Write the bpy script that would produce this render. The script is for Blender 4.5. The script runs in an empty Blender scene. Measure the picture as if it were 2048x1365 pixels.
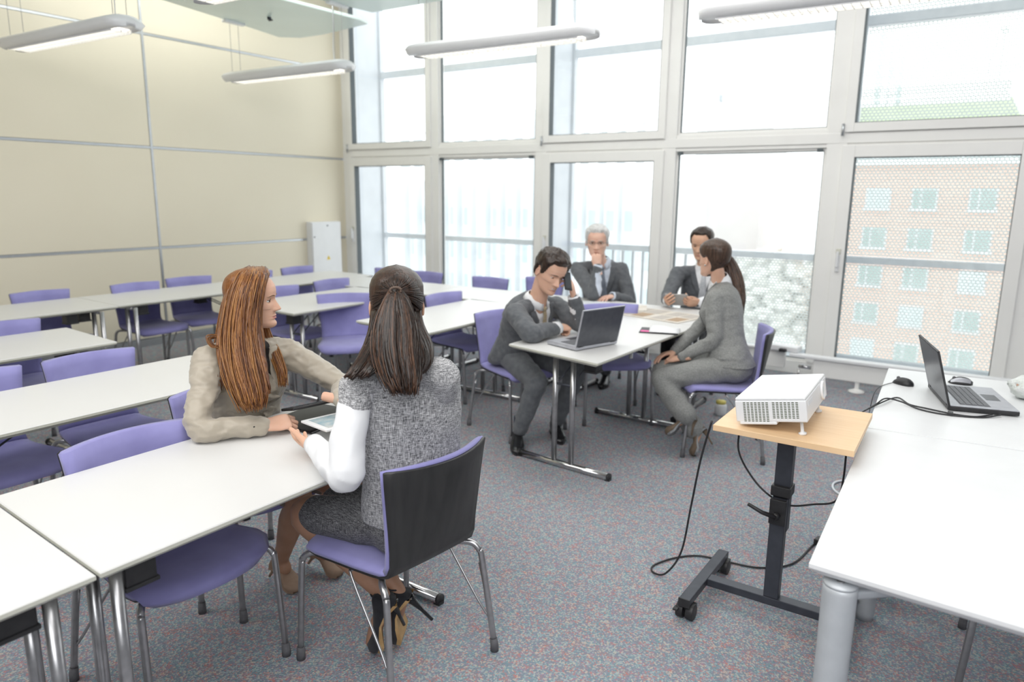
import bpy, math, random
from math import sin, cos, pi, radians as R
from mathutils import Vector, Matrix, noise
from mathutils.bvhtree import BVHTree

random.seed(7)
sc = bpy.context.scene
col = sc.collection

# ---------------------------------------------------------------- camera
cam_d = bpy.data.cameras.new('camera'); cam = bpy.data.objects.new('camera', cam_d); col.objects.link(cam)
cam_d.sensor_width = 36.0; cam_d.lens = 1436.0 / 2048 * 36
YAW, PITCH, ROLL, CAM_H = R(33.9), R(11.53), R(-0.605), 1.62
_f = Vector((-sin(YAW) * cos(PITCH), cos(YAW) * cos(PITCH), -sin(PITCH)))
_r = _f.cross(Vector((0, 0, 1))).normalized(); _d = _f.cross(_r)
_r2 = cos(ROLL) * _r + sin(ROLL) * _d; _d2 = -sin(ROLL) * _r + cos(ROLL) * _d
cam.matrix_world = Matrix(((_r2.x, -_d2.x, -_f.x, 0), (_r2.y, -_d2.y, -_f.y, 0), (_r2.z, -_d2.z, -_f.z, CAM_H), (0, 0, 0, 1)))
cam_d.clip_start = 0.05; cam_d.clip_end = 500
cam_d.dof.use_dof = True; cam_d.dof.focus_distance = 2.55; cam_d.dof.aperture_fstop = 2.2
sc.camera = cam

# ---------------------------------------------------------------- sky and light
wd = bpy.data.worlds.new('sky'); sc.world = wd; wd.use_nodes = True
bg = wd.node_tree.nodes['Background']; bg.inputs[0].default_value = (0.96, 0.98, 1.0, 1); bg.inputs[1].default_value = 1.9

def area(name, loc, size, power, colr=(1, 1, 1), target=None):
    ld = bpy.data.lights.new(name, 'AREA'); ld.shape = 'RECTANGLE'; ld.size, ld.size_y = size; ld.energy = power; ld.color = colr
    o = bpy.data.objects.new(name, ld); col.objects.link(o); o.location = loc
    if target is not None:
        o.rotation_euler = (Vector(target) - Vector(loc)).to_track_quat('-Z', 'Y').to_euler()
    return o
area('ceiling_bank_light', (-2.0, 0.2, 3.9), (6.0, 3.0), 150, (1.0, 0.985, 0.96), (-2.4, 1.6, 0))  # added overhead fill, not a fitting of the room
area('window_side_bank_light', (-3.4, 4.4, 4.05), (7.0, 2.2), 95, (1.0, 0.99, 0.97))  # extra fill put in to brighten the window frames and far wall
area('rear_fill_light', (1.4, -2.6, 3.2), (4.0, 1.6), 95, (0.98, 0.99, 1.0), (-2.2, 3.5, 1.4))  # added fill lamp behind the camera, standing in for unseen front light
sc.view_settings.view_transform = 'Standard'; sc.view_settings.look = 'None'
sc.view_settings.gamma = 1.0; sc.view_settings.use_curve_mapping = False
sc.view_settings.exposure = 0.40
sc.cycles.max_bounces = 8; sc.cycles.diffuse_bounces = 4; sc.cycles.glossy_bounces = 3
sc.cycles.transparent_max_bounces = 16; sc.cycles.transmission_bounces = 4
sc.cycles.sample_clamp_indirect = 6.0
sc.cycles.use_denoising = True

# ---------------------------------------------------------------- materials
def mat(name, colr, rough=0.5, metal=0.0, spec=0.5, sheen=0.0):
    m = bpy.data.materials.new(name); m.use_nodes = True
    b = m.node_tree.nodes['Principled BSDF']
    b.inputs['Base Color'].default_value = (*colr, 1); b.inputs['Roughness'].default_value = rough
    b.inputs['Metallic'].default_value = metal; b.inputs['Specular IOR Level'].default_value = spec
    if sheen: b.inputs['Sheen Weight'].default_value = sheen
    return m
def N(m, t): return m.node_tree.nodes.new(t)
def L(m, a, b): m.node_tree.links.new(a, b)
def bsdf(m): return m.node_tree.nodes['Principled BSDF']
def coords(m, scale=(1, 1, 1), kind='Object'):
    tc = N(m, 'ShaderNodeTexCoord'); mp = N(m, 'ShaderNodeMapping'); mp.inputs['Scale'].default_value = scale
    L(m, tc.outputs[kind], mp.inputs[0]); return mp.outputs[0]
def noise_t(m, vec, scale, detail=3, rough=0.5):
    n = N(m, 'ShaderNodeTexNoise'); n.inputs['Scale'].default_value = scale; n.inputs['Detail'].default_value = detail
    n.inputs['Roughness'].default_value = rough; L(m, vec, n.inputs['Vector']); return n
def ramp(m, src, stops):
    r = N(m, 'ShaderNodeValToRGB'); L(m, src, r.inputs[0])
    while len(r.color_ramp.elements) < len(stops): r.color_ramp.elements.new(0.5)
    for e, (p, c) in zip(r.color_ramp.elements, stops):
        e.position = p; e.color = (*c, 1)
    return r
def bump(m, src, strength=0.3, dist=0.01):
    b = N(m, 'ShaderNodeBump'); b.inputs['Strength'].default_value = strength; b.inputs['Distance'].default_value = dist
    L(m, src, b.inputs['Height']); L(m, b.outputs[0], bsdf(m).inputs['Normal'])
def varied(name, c1, c2, scale, rough=0.6, bscale=None, bstr=0.2, bdist=0.002, vs=(1, 1, 1), sheen=0, metal=0.0, spec=0.5, detail=3):
    m = mat(name, c1, rough, metal, spec, sheen)
    v = coords(m, vs); n = noise_t(m, v, scale, detail)
    r = ramp(m, n.outputs['Fac'], [(0.35, c1), (0.65, c2)]); L(m, r.outputs[0], bsdf(m).inputs['Base Color'])
    if bscale:
        n2 = noise_t(m, v, bscale, 4); bump(m, n2.outputs['Fac'], bstr, bdist)
    return m

M = {}
# carpet of mixed yarns
m = M['carpet'] = mat('carpet_yarn', (0.2, 0.2, 0.2), 0.95, spec=0.15)
v = coords(m, (1, 1, 1))
vo = N(m, 'ShaderNodeTexVoronoi'); vo.inputs['Scale'].default_value = 165; L(m, v, vo.inputs['Vector'])
sp = N(m, 'ShaderNodeSeparateColor'); L(m, vo.outputs['Color'], sp.inputs[0])
r1 = ramp(m, sp.outputs[0], [(0.0, (0.09, 0.21, 0.26)), (0.22, (0.37, 0.46, 0.47)), (0.40, (0.15, 0.18, 0.25)), (0.56, (0.60, 0.54, 0.42)), (0.68, (0.50, 0.14, 0.11)), (0.80, (0.17, 0.29, 0.34)), (0.92, (0.27, 0.17, 0.30))])
r1.color_ramp.interpolation = 'CONSTANT'
nb = noise_t(m, v, 22, 3); r2 = ramp(m, nb.outputs['Fac'], [(0.35, (0.33, 0.42, 0.45)), (0.52, (0.36, 0.36, 0.41)), (0.66, (0.50, 0.33, 0.32))])
mx = N(m, 'ShaderNodeMix'); mx.data_type = 'RGBA'; mx.inputs['Factor'].default_value = 0.5
L(m, r1.outputs[0], mx.inputs['A']); L(m, r2.outputs[0], mx.inputs['B']); L(m, mx.outputs['Result'], bsdf(m).inputs['Base Color'])
bump(m, vo.outputs['Distance'], 0.6, 0.006)

M['wall_cream'] = varied('cream_wall_board', (0.79, 0.73, 0.585), (0.805, 0.745, 0.60), 1.2, 0.55, 180, 0.05, 0.001)
M['plaster'] = varied('white_plaster', (0.80, 0.79, 0.76), (0.82, 0.81, 0.78), 3, 0.8, 120, 0.1, 0.001)
M['back_plaster'] = varied('grey_blue_plaster', (0.34, 0.35, 0.38), (0.37, 0.38, 0.41), 3, 0.8, 120, 0.1, 0.001)  # for the walls out of view, darkened to cut fill light
M['alu'] = varied('brushed_aluminium', (0.50, 0.52, 0.54), (0.58, 0.60, 0.62), 30, 0.32, vs=(1, 1, 8), metal=0.85)
M['frame_white'] = varied('white_powder_coat', (0.86, 0.855, 0.83), (0.875, 0.87, 0.845), 5, 0.35)
M['outer_white'] = varied('outer_facade_metal', (0.62, 0.65, 0.69), (0.66, 0.69, 0.73), 5, 0.4)
M['rail_grey'] = varied('galvanised_rail', (0.72, 0.755, 0.80), (0.78, 0.81, 0.85), 12, 0.4)
M['gasket'] = mat('rubber_gasket', (0.10, 0.12, 0.13), 0.6)
M['chrome'] = mat('chrome_tube', (0.62, 0.62, 0.62), 0.12, 1.0)
M['steel'] = varied('satin_steel_tube', (0.40, 0.40, 0.41), (0.47, 0.47, 0.48), 40, 0.28, metal=0.9)
M['rubber'] = varied('grey_rubber', (0.10, 0.10, 0.11), (0.13, 0.13, 0.14), 60, 0.7)
M['laminate'] = varied('white_laminate', (0.69, 0.69, 0.68), (0.705, 0.705, 0.695), 2.5, 0.38, 400, 0.03, 0.0005)
M['edge_band'] = varied('cream_edge_band', (0.60, 0.60, 0.52), (0.66, 0.66, 0.58), 8, 0.45)
M['purple'] = varied('lilac_upholstery', (0.265, 0.255, 0.52), (0.305, 0.295, 0.58), 9, 0.85, 900, 0.25, 0.001, sheen=0.25, spec=0.2)
M['black_ply'] = varied('black_stained_shell', (0.022, 0.022, 0.023), (0.034, 0.034, 0.034), 5, 0.42, 60, 0.1, 0.001, vs=(6, 6, 0.7))
M['black_plastic'] = varied('black_plastic', (0.018, 0.018, 0.02), (0.026, 0.026, 0.028), 30, 0.45, 300, 0.1, 0.0005)
M['dark_metal'] = varied('anthracite_metal', (0.050, 0.055, 0.07), (0.062, 0.068, 0.085), 20, 0.38, 200, 0.05, 0.0005, metal=0.3)
M['lamp_white'] = varied('lamp_housing_white', (0.88, 0.89, 0.90), (0.90, 0.91, 0.92), 4, 0.3)
M['vent_dark'] = mat('vent_shadow_green', (0.10, 0.12, 0.07), 0.6)
M['beech'] = varied('beech_veneer', (0.78, 0.53, 0.30), (0.83, 0.59, 0.36), 14, 0.42, 40, 0.05, 0.0005, vs=(0.5, 9, 1))
M['white_plastic'] = varied('white_plastic', (0.78, 0.79, 0.80), (0.80, 0.81, 0.82), 8, 0.35, 300, 0.03, 0.0004)
M['grey_leg'] = varied('silver_painted_leg', (0.50, 0.53, 0.56), (0.54, 0.57, 0.60), 20, 0.38, 300, 0.03, 0.0004, metal=0.2)

def glass_mat(name, tint, refl):
    m = bpy.data.materials.new(name); m.use_nodes = True; nt = m.node_tree; nt.nodes.clear()
    out = nt.nodes.new('ShaderNodeOutputMaterial'); tr = nt.nodes.new('ShaderNodeBsdfTransparent'); tr.inputs[0].default_value = (*tint, 1)
    gl = nt.nodes.new('ShaderNodeBsdfGlossy'); gl.inputs['Roughness'].default_value = 0.02
    fr = nt.nodes.new('ShaderNodeMath'); fr.operation = 'POWER'; fr.inputs[1].default_value = 5.0; lw_ = nt.nodes.new('ShaderNodeLayerWeight'); lw_.inputs[0].default_value = 0.5; nt.links.new(lw_.outputs['Facing'], fr.inputs[0])
    ml = nt.nodes.new('ShaderNodeMath'); ml.operation = 'MULTIPLY_ADD'; ml.inputs[1].default_value = 0.85 * refl; ml.inputs[2].default_value = 0.045 * refl; nt.links.new(fr.outputs[0], ml.inputs[0])
    mx = nt.nodes.new('ShaderNodeMixShader'); nt.links.new(ml.outputs[0], mx.inputs[0]); nt.links.new(tr.outputs[0], mx.inputs[1]); nt.links.new(gl.outputs[0], mx.inputs[2])
    nt.links.new(mx.outputs[0], out.inputs[0]); return m
M['glass'] = glass_mat('window_glass', (0.97, 0.985, 0.98), 1.0)
# frosted green ceiling glass
m = M['sail_glass'] = mat('frosted_green_glass', (0.60, 0.74, 0.69), 0.25)
bsdf(m).inputs['Transmission Weight'].default_value = 0.0
n = noise_t(m, coords(m), 2.0, 2); rr = ramp(m, n.outputs['Fac'], [(0.3, (0.70, 0.82, 0.78)), (0.7, (0.74, 0.86, 0.82))]); L(m, rr.outputs[0], bsdf(m).inputs['Base Color'])
# perforated sun screen of the outer skin
m = M['screen'] = bpy.data.materials.new('perforated_screen'); m.use_nodes = True; nt = m.node_tree; nt.nodes.clear()
out = nt.nodes.new('ShaderNodeOutputMaterial'); tc = nt.nodes.new('ShaderNodeTexCoord'); br = nt.nodes.new('ShaderNodeTexBrick')
mp = nt.nodes.new('ShaderNodeMapping'); mp.inputs['Rotation'].default_value = (R(90), 0, 0); nt.links.new(tc.outputs['Object'], mp.inputs[0]); nt.links.new(mp.outputs[0], br.inputs['Vector'])
br.inputs['Scale'].default_value = 1.0; br.inputs['Brick Width'].default_value = 0.034; br.inputs['Row Height'].default_value = 0.026; br.inputs['Mortar Size'].default_value = 0.0065
br.inputs['Mortar Smooth'].default_value = 0.2
tr = nt.nodes.new('ShaderNodeBsdfTransparent'); df = nt.nodes.new('ShaderNodeBsdfDiffuse'); df.inputs[0].default_value = (0.66, 0.70, 0.68, 1)
tl = nt.nodes.new('ShaderNodeBsdfTranslucent'); tl.inputs[0].default_value = (0.5, 0.54, 0.53, 1); ad = nt.nodes.new('ShaderNodeMixShader'); ad.inputs[0].default_value = 0.55
nt.links.new(df.outputs[0], ad.inputs[1]); nt.links.new(tl.outputs[0], ad.inputs[2])
mx = nt.nodes.new('ShaderNodeMixShader'); nt.links.new(br.outputs['Fac'], mx.inputs[0]); nt.links.new(tr.outputs[0], mx.inputs[1]); nt.links.new(ad.outputs[0], mx.inputs[2]); nt.links.new(mx.outputs[0], out.inputs[0])

# ---------------------------------------------------------------- mesh helpers
class MB:
    """collects vertices and faces of one mesh"""
    def __init__(s): s.v = []; s.f = []; s.m = []; s.sm = []
    def add(s, vs, fs, mi=0, smooth=True):
        o = len(s.v); s.v += [Vector(p) for p in vs]
        for f in fs: s.f.append([i + o for i in f]); s.m.append(mi); s.sm.append(smooth)
        return s
    def box(s, c, d, mi=0, rot=None):
        c = Vector(c); hx, hy, hz = d[0] / 2, d[1] / 2, d[2] / 2
        vs = [Vector((x, y, z)) for z in (-hz, hz) for x, y in ((-hx, -hy), (hx, -hy), (hx, hy), (-hx, hy))]
        if rot is not None: vs = [rot @ p for p in vs]
        return s.add([p + c for p in vs], [(3, 2, 1, 0), (4, 5, 6, 7), (0, 1, 5, 4), (1, 2, 6, 5), (2, 3, 7, 6), (3, 0, 4, 7)], mi, False)
    def bx(s, x0, x1, y0, y1, z0, z1, mi=0):
        return s.box(((x0 + x1) / 2, (y0 + y1) / 2, (z0 + z1) / 2), (x1 - x0, y1 - y0, z1 - z0), mi)
    def prism(s, poly, z0, z1, mi=0):
        n = len(poly); vs = [(x, y, z0) for x, y in poly] + [(x, y, z1) for x, y in poly]
        fs = [tuple(range(n))[::-1], tuple(range(n, 2 * n))] + [(i, (i + 1) % n, n + (i + 1) % n, n + i) for i in range(n)]
        return s.add(vs, fs, mi, False)
    def rings(s, rings, mi=0, cap=True, smooth=True):
        n = len(rings[0]); vs = [p for r in rings for p in r]; fs = []
        for k in range(len(rings) - 1):
            for i in range(n):
                a = k * n + i; b = k * n + (i + 1) % n
                fs.append((a, b, b + n, a + n))
        if cap: fs += [tuple(range(n))[::-1], tuple(range((len(rings) - 1) * n, len(rings) * n))]
        return s.add(vs, fs, mi, smooth)
    def tube(s, pts, r, n=8, mi=0, flat=1.0, up=None, cap=True):
        pts = [Vector(p) for p in pts]; rs = r if isinstance(r, (list, tuple)) else [r] * len(pts)
        T = []
        for i in range(len(pts)):
            t = pts[min(i + 1, len(pts) - 1)] - pts[max(i - 1, 0)]
            T.append(t.normalized() if t.length > 1e-9 else Vector((0, 0, 1)))
        u = up or (Vector((0, 0, 1)) if abs(T[0].z) < 0.9 else Vector((1, 0, 0)))
        u = (u - T[0] * u.dot(T[0])).normalized(); rg = []
        for p, t, rr in zip(pts, T, rs):
            u = (u - t * u.dot(t)); u = u.normalized() if u.length > 1e-6 else t.orthogonal().normalized()
            w = t.cross(u)
            rg.append([p + u * cos(2 * pi * i / n) * rr * flat + w * sin(2 * pi * i / n) * rr for i in range(n)])
        return s.rings(rg, mi, cap)
    def ell(s, c, rad, nu=16, nv=10, mi=0, rot=None):
        c = Vector(c); rg = []
        for j in range(1, nv):
            a = -pi / 2 + pi * j / nv
            rg.append([Vector((cos(a) * cos(2 * pi * i / nu) * rad[0], cos(a) * sin(2 * pi * i / nu) * rad[1], sin(a) * rad[2])) for i in range(nu)])
        if rot is not None: rg = [[rot @ p for p in q] for q in rg]
        return s.rings([[p + c for p in q] for q in rg], mi)
    def lathe(s, c, prof, n=20, mi=0, rot=None):
        c = Vector(c); rg = []
        for r_, z in prof:
            q = [Vector((cos(2 * pi * i / n) * r_, sin(2 * pi * i / n) * r_, z)) for i in range(n)]
            if rot is not None: q = [rot @ p for p in q]
            rg.append([p + c for p in q])
        return s.rings(rg, mi)
    def xf(s, mt):
        s.v = [mt @ p for p in s.v]; return s
    def merge(s, o):
        k = len(s.v); s.v += o.v; s.f += [[i + k for i in f] for f in o.f]; s.m += o.m; s.sm += o.sm; return s

def mesh_of(name, mb):
    me = bpy.data.meshes.new(name); me.from_pydata([tuple(p) for p in mb.v], [], mb.f)
    me.polygons.foreach_set('material_index', mb.m); me.polygons.foreach_set('use_smooth', mb.sm); me.update(); return me
def put(name, me, mats, parent=None, bevel=0, segs=2):
    for mt in (mats if isinstance(mats, (list, tuple)) else [mats]): me.materials.append(mt)
    o = bpy.data.objects.new(name, me); col.objects.link(o)
    if parent is not None: o.parent = parent
    if bevel:
        b = o.modifiers.new('bevel', 'BEVEL'); b.width = bevel; b.segments = segs; b.limit_method = 'ANGLE'; b.angle_limit = R(40)
    return o
def obj(name, mb, mats, parent=None, bevel=0, segs=2): return put(name, mesh_of(name, mb), mats, parent, bevel, segs)
def thing(name, label, cat, loc=(0, 0, 0), rz=0, group=None):
    o = bpy.data.objects.new(name, None); o.empty_display_size = 0.1; col.objects.link(o); o.location = loc; o.rotation_euler = (0, 0, rz)
    o['label'] = label; o['category'] = cat
    if group: o['group'] = group
    return o
def tag(o, label, cat, group=None):
    o['label'] = label; o['category'] = cat
    if group: o['group'] = group
    return o
def struct(o): o['kind'] = 'structure'; return o
def dup(root, loc, rz, label, group=None):
    r = root.copy(); col.objects.link(r); r.location = loc; r.rotation_euler = (0, 0, rz); r['label'] = label
    if group: r['group'] = group
    for ch in list(root.children):
        c = ch.copy(); col.objects.link(c); c.parent = r
        for g in list(ch.children):
            d = g.copy(); col.objects.link(d); d.parent = c
    return r
def lerp(a, b, t): return a + (b - a) * t
def bez(pts, n=24):
    """Catmull-Rom curve through the points"""
    P = [Vector(p) for p in pts]; P = [P[0] * 2 - P[1]] + P + [P[-1] * 2 - P[-2]]; out = []
    for i in range(1, len(P) - 2):
        for k in range(n):
            t = k / n; a, b, c, d = P[i - 1], P[i], P[i + 1], P[i + 2]
            out.append(0.5 * ((2 * b) + (c - a) * t + (2 * a - 5 * b + 4 * c - d) * t * t + (3 * b - a - 3 * c + d) * t ** 3))
    out.append(P[-2]); return out

# ================================================================ THE SETTING
XW, YW, CEIL = -7.39, 6.93, 4.15
XR, YB = 3.2, -3.4
fl = struct(obj('floor', MB().bx(XW, XR, YB, YW + 0.75, -0.12, 0), M['carpet']))
ce = struct(obj('ceiling', MB().bx(XW, XR, YB, YW + 0.1, CEIL, CEIL + 0.15), M['plaster']))
struct(obj('wall_back', MB().bx(XW, XR, YB - 0.15, YB, 0, CEIL), M['back_plaster']))
struct(obj('wall_right', MB().bx(XR, XR + 0.15, YB, YW, 0, CEIL), M['back_plaster']))
wl = struct(obj('wall_left', MB().bx(XW - 0.2, XW - 0.02, YB, YW, 0, CEIL), M['alu']))
# boards of the left wall, between aluminium joints
zs = [0.07, 1.028, 2.06, 3.17, CEIL]; ys = [YB, -2.0, 1.15, 4.275, YW + 0.014]
for a in range(4):
    for b in range(4):
        g = 0.014
        obj('wall_panel', MB().bx(XW - 0.02, XW, ys[b] + g, ys[b + 1] - g, zs[a] + g, zs[a + 1] - g), M['wall_cream'], wl, 0.002)
for z in zs[1:4]: obj('joint_strip', MB().bx(XW - 0.02, XW + 0.002, YB, YW, z - 0.011, z + 0.011), M['alu'], wl)
for y in ys[1:4]: obj('joint_strip', MB().bx(XW - 0.02, XW + 0.004, y - 0.012, y + 0.012, 0.07, CEIL), M['alu'], wl)
struct(obj('baseboard_left', MB().bx(XW - 0.02, XW + 0.012, YB, YW, 0, 0.07), M['alu'], None, 0.003))

# window wall: posts, transom and alternating casements
posts = [(-7.39, -7.24, 0), (-5.885, -5.75, 0), (-4.37, -4.23, 0), (-2.885, -2.74, 0), (-1.355, -1.19, 0), (0.13, 0.30, 0), (1.62, 1.77, 0)]
ww = struct(obj('wall_window', MB().bx(XW, XR, YW, YW + 0.10, 0, 0.12), M['frame_white'], None, 0.004))
for x0, x1, _ in posts: obj('post', MB().bx(x0, x1, YW - 0.01, YW + 0.11, 0.12, CEIL), M['frame_white'], ww, 0.004)
obj('transom', MB().bx(XW, XR, YW, YW + 0.10, 2.05, 2.205), M['frame_white'], ww, 0.004)
obj('transom_moulding', MB().bx(XW, XR, YW - 0.014, YW, 2.085, 2.17), M['frame_white'], ww, 0.003)
obj('head_rail', MB().bx(XW, XR, YW, YW + 0.10, CEIL - 0.12, CEIL), M['frame_white'], ww, 0.004)
def sash(n, x0, x1, z0, z1, w, name='window', opening=True, latch=None):
    """opening casement (deep frame) or fixed light (thin bead) with its pane"""
    mb = MB(); ya, yb = (YW - 0.035, YW + 0.05) if opening else (YW + 0.02, YW + 0.06)
    mb.bx(x0, x0 + w, ya, yb, z0, z1).bx(x1 - w, x1, ya, yb, z0, z1).bx(x0 + w, x1 - w, ya, yb, z0, z0 + w).bx(x0 + w, x1 - w, ya, yb, z1 - w, z1)
    f = struct(obj('%s_%d' % (name, n), mb, M['frame_white'], None, 0.004))
    g = MB(); e = 0.006; a, b, c, d = x0 + w, x1 - w, z0 + w, z1 - w
    g.bx(a, a + e, ya + 0.005, yb, c, d).bx(b - e, b, ya + 0.005, yb, c, d).bx(a, b, ya + 0.005, yb, c, c + e).bx(a, b, ya + 0.005, yb, d - e, d)
    obj('gasket', g, M['gasket'], f)
    obj('pane', MB().bx(a, b, YW + 0.038, YW + 0.042, c, d), M['glass'], f)
    if latch:
        h = MB(); h.bx(latch - 0.016, latch + 0.016, ya - 0.02, ya, 0.98, 1.12).bx(latch - 0.010, latch + 0.010, ya - 0.045, ya - 0.02, 1.02, 1.16)
        obj('window_handle', h, M['white_plastic'], f, 0.004)
        obj('handle_plate', MB().bx(latch - 0.02, latch + 0.02, ya - 0.012, ya, 1.14, 1.18), M['edge_band'], f, 0.002)
    if opening and z0 > 2:
        obj('hinge', MB().tube([(x0 - 0.01, ya - 0.008, z0 - 0.03), (x0 - 0.01, ya - 0.008, z0 + 0.07)], 0.012, 8).tube([(x0 - 0.01, ya - 0.008, z1 - 0.12), (x0 - 0.01, ya - 0.008, z1 - 0.02)], 0.012, 8), M['alu'], f)
    return f
nwin = 1
for i in range(6):
    a, b = posts[i][1], posts[i + 1][0]
    if i % 2 == 0:
        sash(nwin, a - 0.03, b + 0.03, 2.175, CEIL - 0.10, 0.075); nwin += 1
        sash(nwin, a - 0.03, b + 0.03, 0.085, 2.065, 0.10, 'door', True, a + 0.02)
        bpy.data.objects['door_%d' % nwin].name = 'door_%d' % ((i // 2) + 1)
    else:
        sash(nwin, a, b, 2.205, CEIL - 0.12, 0.022, 'window', False); nwin += 1
        f = sash(nwin, a, b, 0.12, 2.05, 0.022, 'window', False); nwin += 1
        for s_ in (a + 0.05, b - 0.05):
            obj('blind_clip', MB().box((s_, YW - 0.012, 2.03), (0.05, 0.03, 0.03)), M['gasket'], f, 0.004)

# outer skin of the double facade
YO = 7.58
struct(obj('wall_gap', MB().bx(XW - 0.05, XW + 0.03, YW + 0.1, YO + 0.1, 0, CEIL + 0.3), M['outer_white']))
struct(obj('trim_1', MB().bx(XW, XR, YW + 0.1, YO, 0.02, 0.06), M['outer_white']))
om = struct(obj('trim_2', MB().bx(XW, XR, YO, YO + 0.05, -0.1, 0.1), M['outer_white']))
for x in (-7.33, -4.29, -1.26, 1.77):
    obj('outer_post', MB().bx(x - 0.035, x + 0.035, YO - 0.02, YO + 0.06, -0.1, CEIL + 0.3), M['outer_white'], om, 0.003)
    obj('outer_bracket', MB().bx(x - 0.006, x + 0.006, YW + 0.1, YO, 0.1, CEIL), M['outer_white'], om)
for z, hh in ((1.04, 0.035), (3.20, 0.045)):
    o = obj('outer_rail', MB().bx(XW + 0.03, XR, YO - 0.01, YO + 0.06, z - hh, z + hh), M['rail_grey'], om, 0.008)
pk = MB(); x = -7.2
for o_, x0, x1 in (('screen', -1.22, 1.73), ):
    for z0, z1 in ((0.1, 1.0), (1.08, 3.15), (3.25, 4.4)):
        obj('perforated_screen', MB().add([(x0, YO + 0.03, z0), (x1, YO + 0.03, z0), (x1, YO + 0.03, z1), (x0, YO + 0.03, z1)], [(0, 1, 2, 3)], 0, False), M['screen'], om)
obj('perforated_screen', MB().add([(-2.72, YO + 0.03, 0.1), (-1.3, YO + 0.03, 0.1), (-1.3, YO + 0.03, 1.0), (-2.72, YO + 0.03, 1.0)], [(0, 1, 2, 3)], 0, False), M['screen'], om)
while x < -2.8:
    if abs(x + 4.29) > 0.06 and x > -4.2: obj('picket', MB().bx(x - 0.012, x + 0.012, YO, YO + 0.03, 0.1, 1.0), M['outer_white'], om)
    x += 0.125

# suspended frosted glass sails
def sail(poly, z, label):
    o = obj('ceiling_sail', MB().prism(poly, z, z + 0.03), M['sail_glass'], None, 0.004); tag(o, label, 'ceiling panel', 'suspended glass ceiling sails'); return o
s1 = sail([(-5.9, 1.0), (-5.45, 1.0), (-5.56, 4.5), (-5.52, 5.45), (-5.58, 5.62), (-6.35, 5.72), (-6.7, 5.70), (-6.88, 5.55), (-6.72, 4.95), (-6.50, 4.0), (-6.1, 2.6)], 3.3, 'pale green glass ceiling sail nearest the cream wall')
s2 = sail([(-5.25, 1.0), (-3.7, 1.0), (-3.9, 5.32), (-5.2, 5.30), (-5.30, 4.4)], 3.3, 'pale green glass ceiling sail beside the window front')
for s_, pts in ((s1, [(-6.2, 4.9), (-5.8, 3.2)]), (s2, [(-4.6, 4.8), (-4.5, 2.8)])):
    for x, y in pts:
        mb = MB().tube([(x, y, 3.33), (x, y, CEIL)], 0.004, 6)
        mb.lathe((x, y, 3.28), [(0.001, -0.004), (0.02, -0.004), (0.02, 0.02)], 12).box((x + 0.02, y, 3.27), (0.05, 0.012, 0.012))
        obj('suspension_rod', mb, M['dark_metal'], s_)

# pendant louvre lights
M['lamp_glow'] = bpy.data.materials.new('lamp_tube'); M['lamp_glow'].use_nodes = True
b_ = bsdf(M['lamp_glow']); b_.inputs['Emission Color'].default_value = (1, 0.93, 0.78, 1); b_.inputs['Emission Strength'].default_value = 2.2
def make_lamp():
    t = thing('pendant_light', '', 'light', (0, 0, 0))
    LH = 0.84; ring = []
    prof = [(-0.15, 0.022), (-0.115, 0.050), (-0.06, 0.068), (0, 0.073), (0.06, 0.068), (0.115, 0.050), (0.15, 0.022), (0.115, -0.015), (0.078, -0.028), (0.072, -0.01), (-0.072, -0.01), (-0.078, -0.028), (-0.115, -0.015)]
    rg = []
    for x, k in ((-LH, 0.35), (-LH + 0.02, 0.75), (-LH + 0.05, 0.92), (-LH + 0.09, 1), (LH - 0.09, 1), (LH - 0.05, 0.92), (LH - 0.02, 0.75), (LH, 0.35)):
        rg.append([Vector((x, y * k, z * (0.5 + 0.5 * k))) for y, z in prof])
    obj('housing', MB().rings(rg), M['lamp_white'], t)
    obj('tube_light', MB().bx(-LH + 0.12, LH - 0.12, -0.06, 0.06, -0.013, -0.011), M['lamp_glow'], t)
    k = 0; x = -LH + 0.13; mb = MB()
    while x < LH - 0.11:
        mb.bx(x - 0.002, x + 0.002, -0.074, 0.074, -0.034, -0.012); x += 0.048
    for y in (-0.0745, 0.0, 0.0745): mb.bx(-LH + 0.12, LH - 0.12, y - 0.002, y + 0.002, -0.036, -0.012)
    lo = obj('louvre', mb, M['lamp_white'], t)
    for x in (-0.72, 0.72):
        for y in (-0.05, 0.05): obj('wire', MB().tube([(x, y, 0.05), (x, y, 0.55)], 0.0022, 5), M['steel'], t)
        obj('canopy', MB().box((x, 0, 0.545), (0.06, 0.24, 0.025)), M['lamp_white'], t, 0.006)
    obj('flex', MB().tube(bez([(0.66, 0.0, 0.05), (0.62, 0.03, 0.2), (0.66, 0.0, 0.38), (0.66, 0.0, 0.54)], 5), 0.004, 6), M['white_plastic'], t)
    return t
lamp = make_lamp(); first = True
for x, y, lb in ((-6.0, 2.88, 'white pendant louvre light at upper left, in front of the cream wall'), (-5.95, 4.86, 'white pendant louvre light hanging near the far corner of the cream wall'),
                 (-3.37, 4.77, 'white pendant louvre light hanging in front of the middle windows'), (-0.93, 4.80, 'white pendant louvre light at the top right, cut by the picture edge'),
                 (-3.33, 2.76, 'pendant light mostly above the picture, only its underside showing at the top edge')):
    if first: lamp.location = (x, y, 2.745); lamp.rotation_euler = (0, 0, R(2.3)); lamp['label'] = lb; lamp['group'] = 'pendant louvre lights'; first = False
    else: dup(lamp, (x, y, 2.745), R(2.3), lb, 'pendant louvre lights')

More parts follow.
